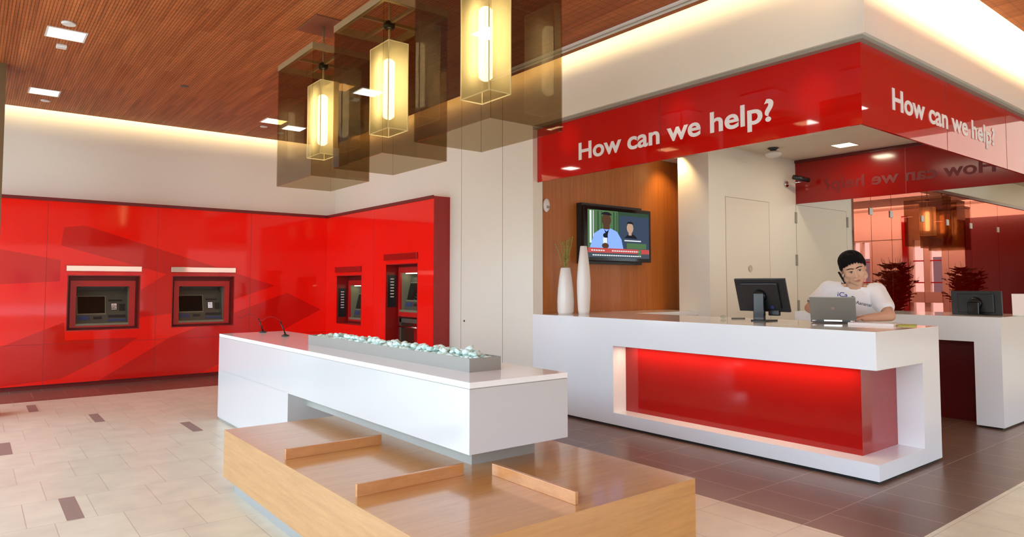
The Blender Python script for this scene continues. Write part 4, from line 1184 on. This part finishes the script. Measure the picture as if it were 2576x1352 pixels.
# ================================================================== OUTSIDE
struct('floor_street', G().box(-90, 90, -90, 90, -.12, -.02), M['asphalt'])
o = add('street_building', G().box(-58, -50, -25, 60, -.02, 14), M['glow_fac'], origin=(-54, 8, 0)); tag(o, 'pale stone building across the street, behind the viewer', 'building')
o = add('street_building', G().box(-40, 60, -48, -40, -.02, 13), M['brick_fac'], origin=(13, -44, 0)); tag(o, 'brick building across the side street, behind the viewer', 'building')
o = add('street_building', G().box(34, 42, -30, 30, -.02, 16), M['glow_fac'], origin=(38, 0, 0)); tag(o, 'added pale block beyond the far lobby windows, keeping out bright sky', 'building')  # unseen, added to block the bright sky in the far windows

# ================================================================== LIGHT
wd = bpy.data.worlds.new('World'); sc.world = wd; wd.use_nodes = True
bg = wd.node_tree.nodes['Background']; bg.inputs[0].default_value = (.60, .80, 1.0, 1); bg.inputs[1].default_value = 7.0
sun = bpy.data.lights.new('sun', 'SUN'); sun.energy = 6; sun.color = (1, .93, .82); sun.angle = .01
so = bpy.data.objects.new('sun', sun); C.objects.link(so); so.rotation_euler = Vector((-.75, -.45, -.75)).to_track_quat('-Z', 'Y').to_euler()
WARM = (1, .80, .40)
# light slots: strips lying on top of the wood ceiling's edge, washing the walls
area('cove_back', (2.4, 11.50, ZC+.16), (math.radians(62), 0, 0), 5.0, .08, 18, WARM)
area('cove_right', (4.86, 4.4, ZC+.16), (0, math.radians(-58), 0), .08, 14.0, 48, WARM)
area('cove_header', (8.3, 1.98, ZC+.16), (math.radians(58), 0, 0), 7.0, .08, 230, WARM)
# soffit downlights
spot('soffit_spot', (7.45, 5.90, 3.30), (7.62, 5.95, 2.2), 30, (1, .68, .32), 95, .8)
spot('soffit_spot', (6.9, 4.6, 3.32), (6.9, 4.6, 0), 5, (1, .80, .5), 120, .8)
area('soffit_panel', (9.19, 4.39, 3.32), (0, 0, 0), .24, .24, 6, (1, .85, .6))
area('help_station_light', (7.3, 3.8, 3.31), (0, 0, 0), 1.0, 1.0, 12, (1, .86, .66))
for (y, z) in ((4.08, 3.08), (2.75, 2.98), (5.63, 3.1)):  # added spots from the front, imitating downlight glow through the red band
    spot('added_band_spot', (2.6, y, 3.86), (5.27, y, z), 60, (1, .8, .6), 9, 1.0)
for x, y in ((.66, 7.93), (.66, 10.5), (3.52, 10.25), (3.52, 7.93), (.66, 5.3), (.66, 2.6), (3.52, .4), (6.8, .3), (9.6, .3)):
    area('recessed_and_fill_light', (x, y, ZC-.012), (0, 0, 0), .28, .28, 3.0, (1, .95, .86))  # those away from the drawn fittings are added fill over unseen ceiling
area('far_lobby_fill', (16, 1.5, 3.85), (0, 0, 0), 8, 4, 90, (1, .90, .75))  # unseen fill, added to brighten what the red glass mirrors
area('far_wall_fill', (22.6, 1.6, 3.7), (0, math.radians(-80), 0), .15, 7.0, 90, (1, .90, .78))  # added strip with no real cove, lifting the mirrored far wall
area('rear_room_light', (17, 7.6, 3.15), (0, 0, 0), 9, 2.5, 160, (1, .92, .8))

# ================================================================== CAMERA (from the vanishing points of the photograph)
cam = bpy.data.cameras.new('camera'); co = bpy.data.objects.new('camera', cam); C.objects.link(co)
cam.sensor_fit = 'HORIZONTAL'; cam.sensor_width = 36; cam.lens = 1720/2576*36
cam.shift_y = -(676-629.3)/2576
cam.shift_x = 0; cam.clip_start = .05; cam.clip_end = 300
yaw, pitch = math.radians(51.682), math.radians(2.916)
fwd = Vector((math.cos(yaw)*math.cos(pitch), math.sin(yaw)*math.cos(pitch), math.sin(pitch)))
co.location = (0, 0, 1.45); co.rotation_euler = fwd.to_track_quat('-Z', 'Y').to_euler()
sc.camera = co

# bring the room to real-world size
for o in list(C.objects):
    if o.parent is None and o.type != 'LIGHT' or (o.parent is None and o.type == 'LIGHT'):
        o.location = o.location*WORLD_SCALE
        if o.type not in ('CAMERA',): o.scale = o.scale*WORLD_SCALE
        if o.type == 'LIGHT' and o.data.type in ('AREA', 'SPOT'): o.data.energy *= WORLD_SCALE**2

sc.view_settings.view_transform = 'Standard'; sc.view_settings.look = 'None'
sc.view_settings.exposure = 0.60; sc.view_settings.gamma = 1.0; sc.view_settings.use_curve_mapping = False
sc.cycles.max_bounces = 10; sc.cycles.transparent_max_bounces = 24; sc.cycles.diffuse_bounces = 5; sc.cycles.glossy_bounces = 5
sc.cycles.sample_clamp_indirect = 6; sc.cycles.caustics_reflective = False; sc.cycles.caustics_refractive = False
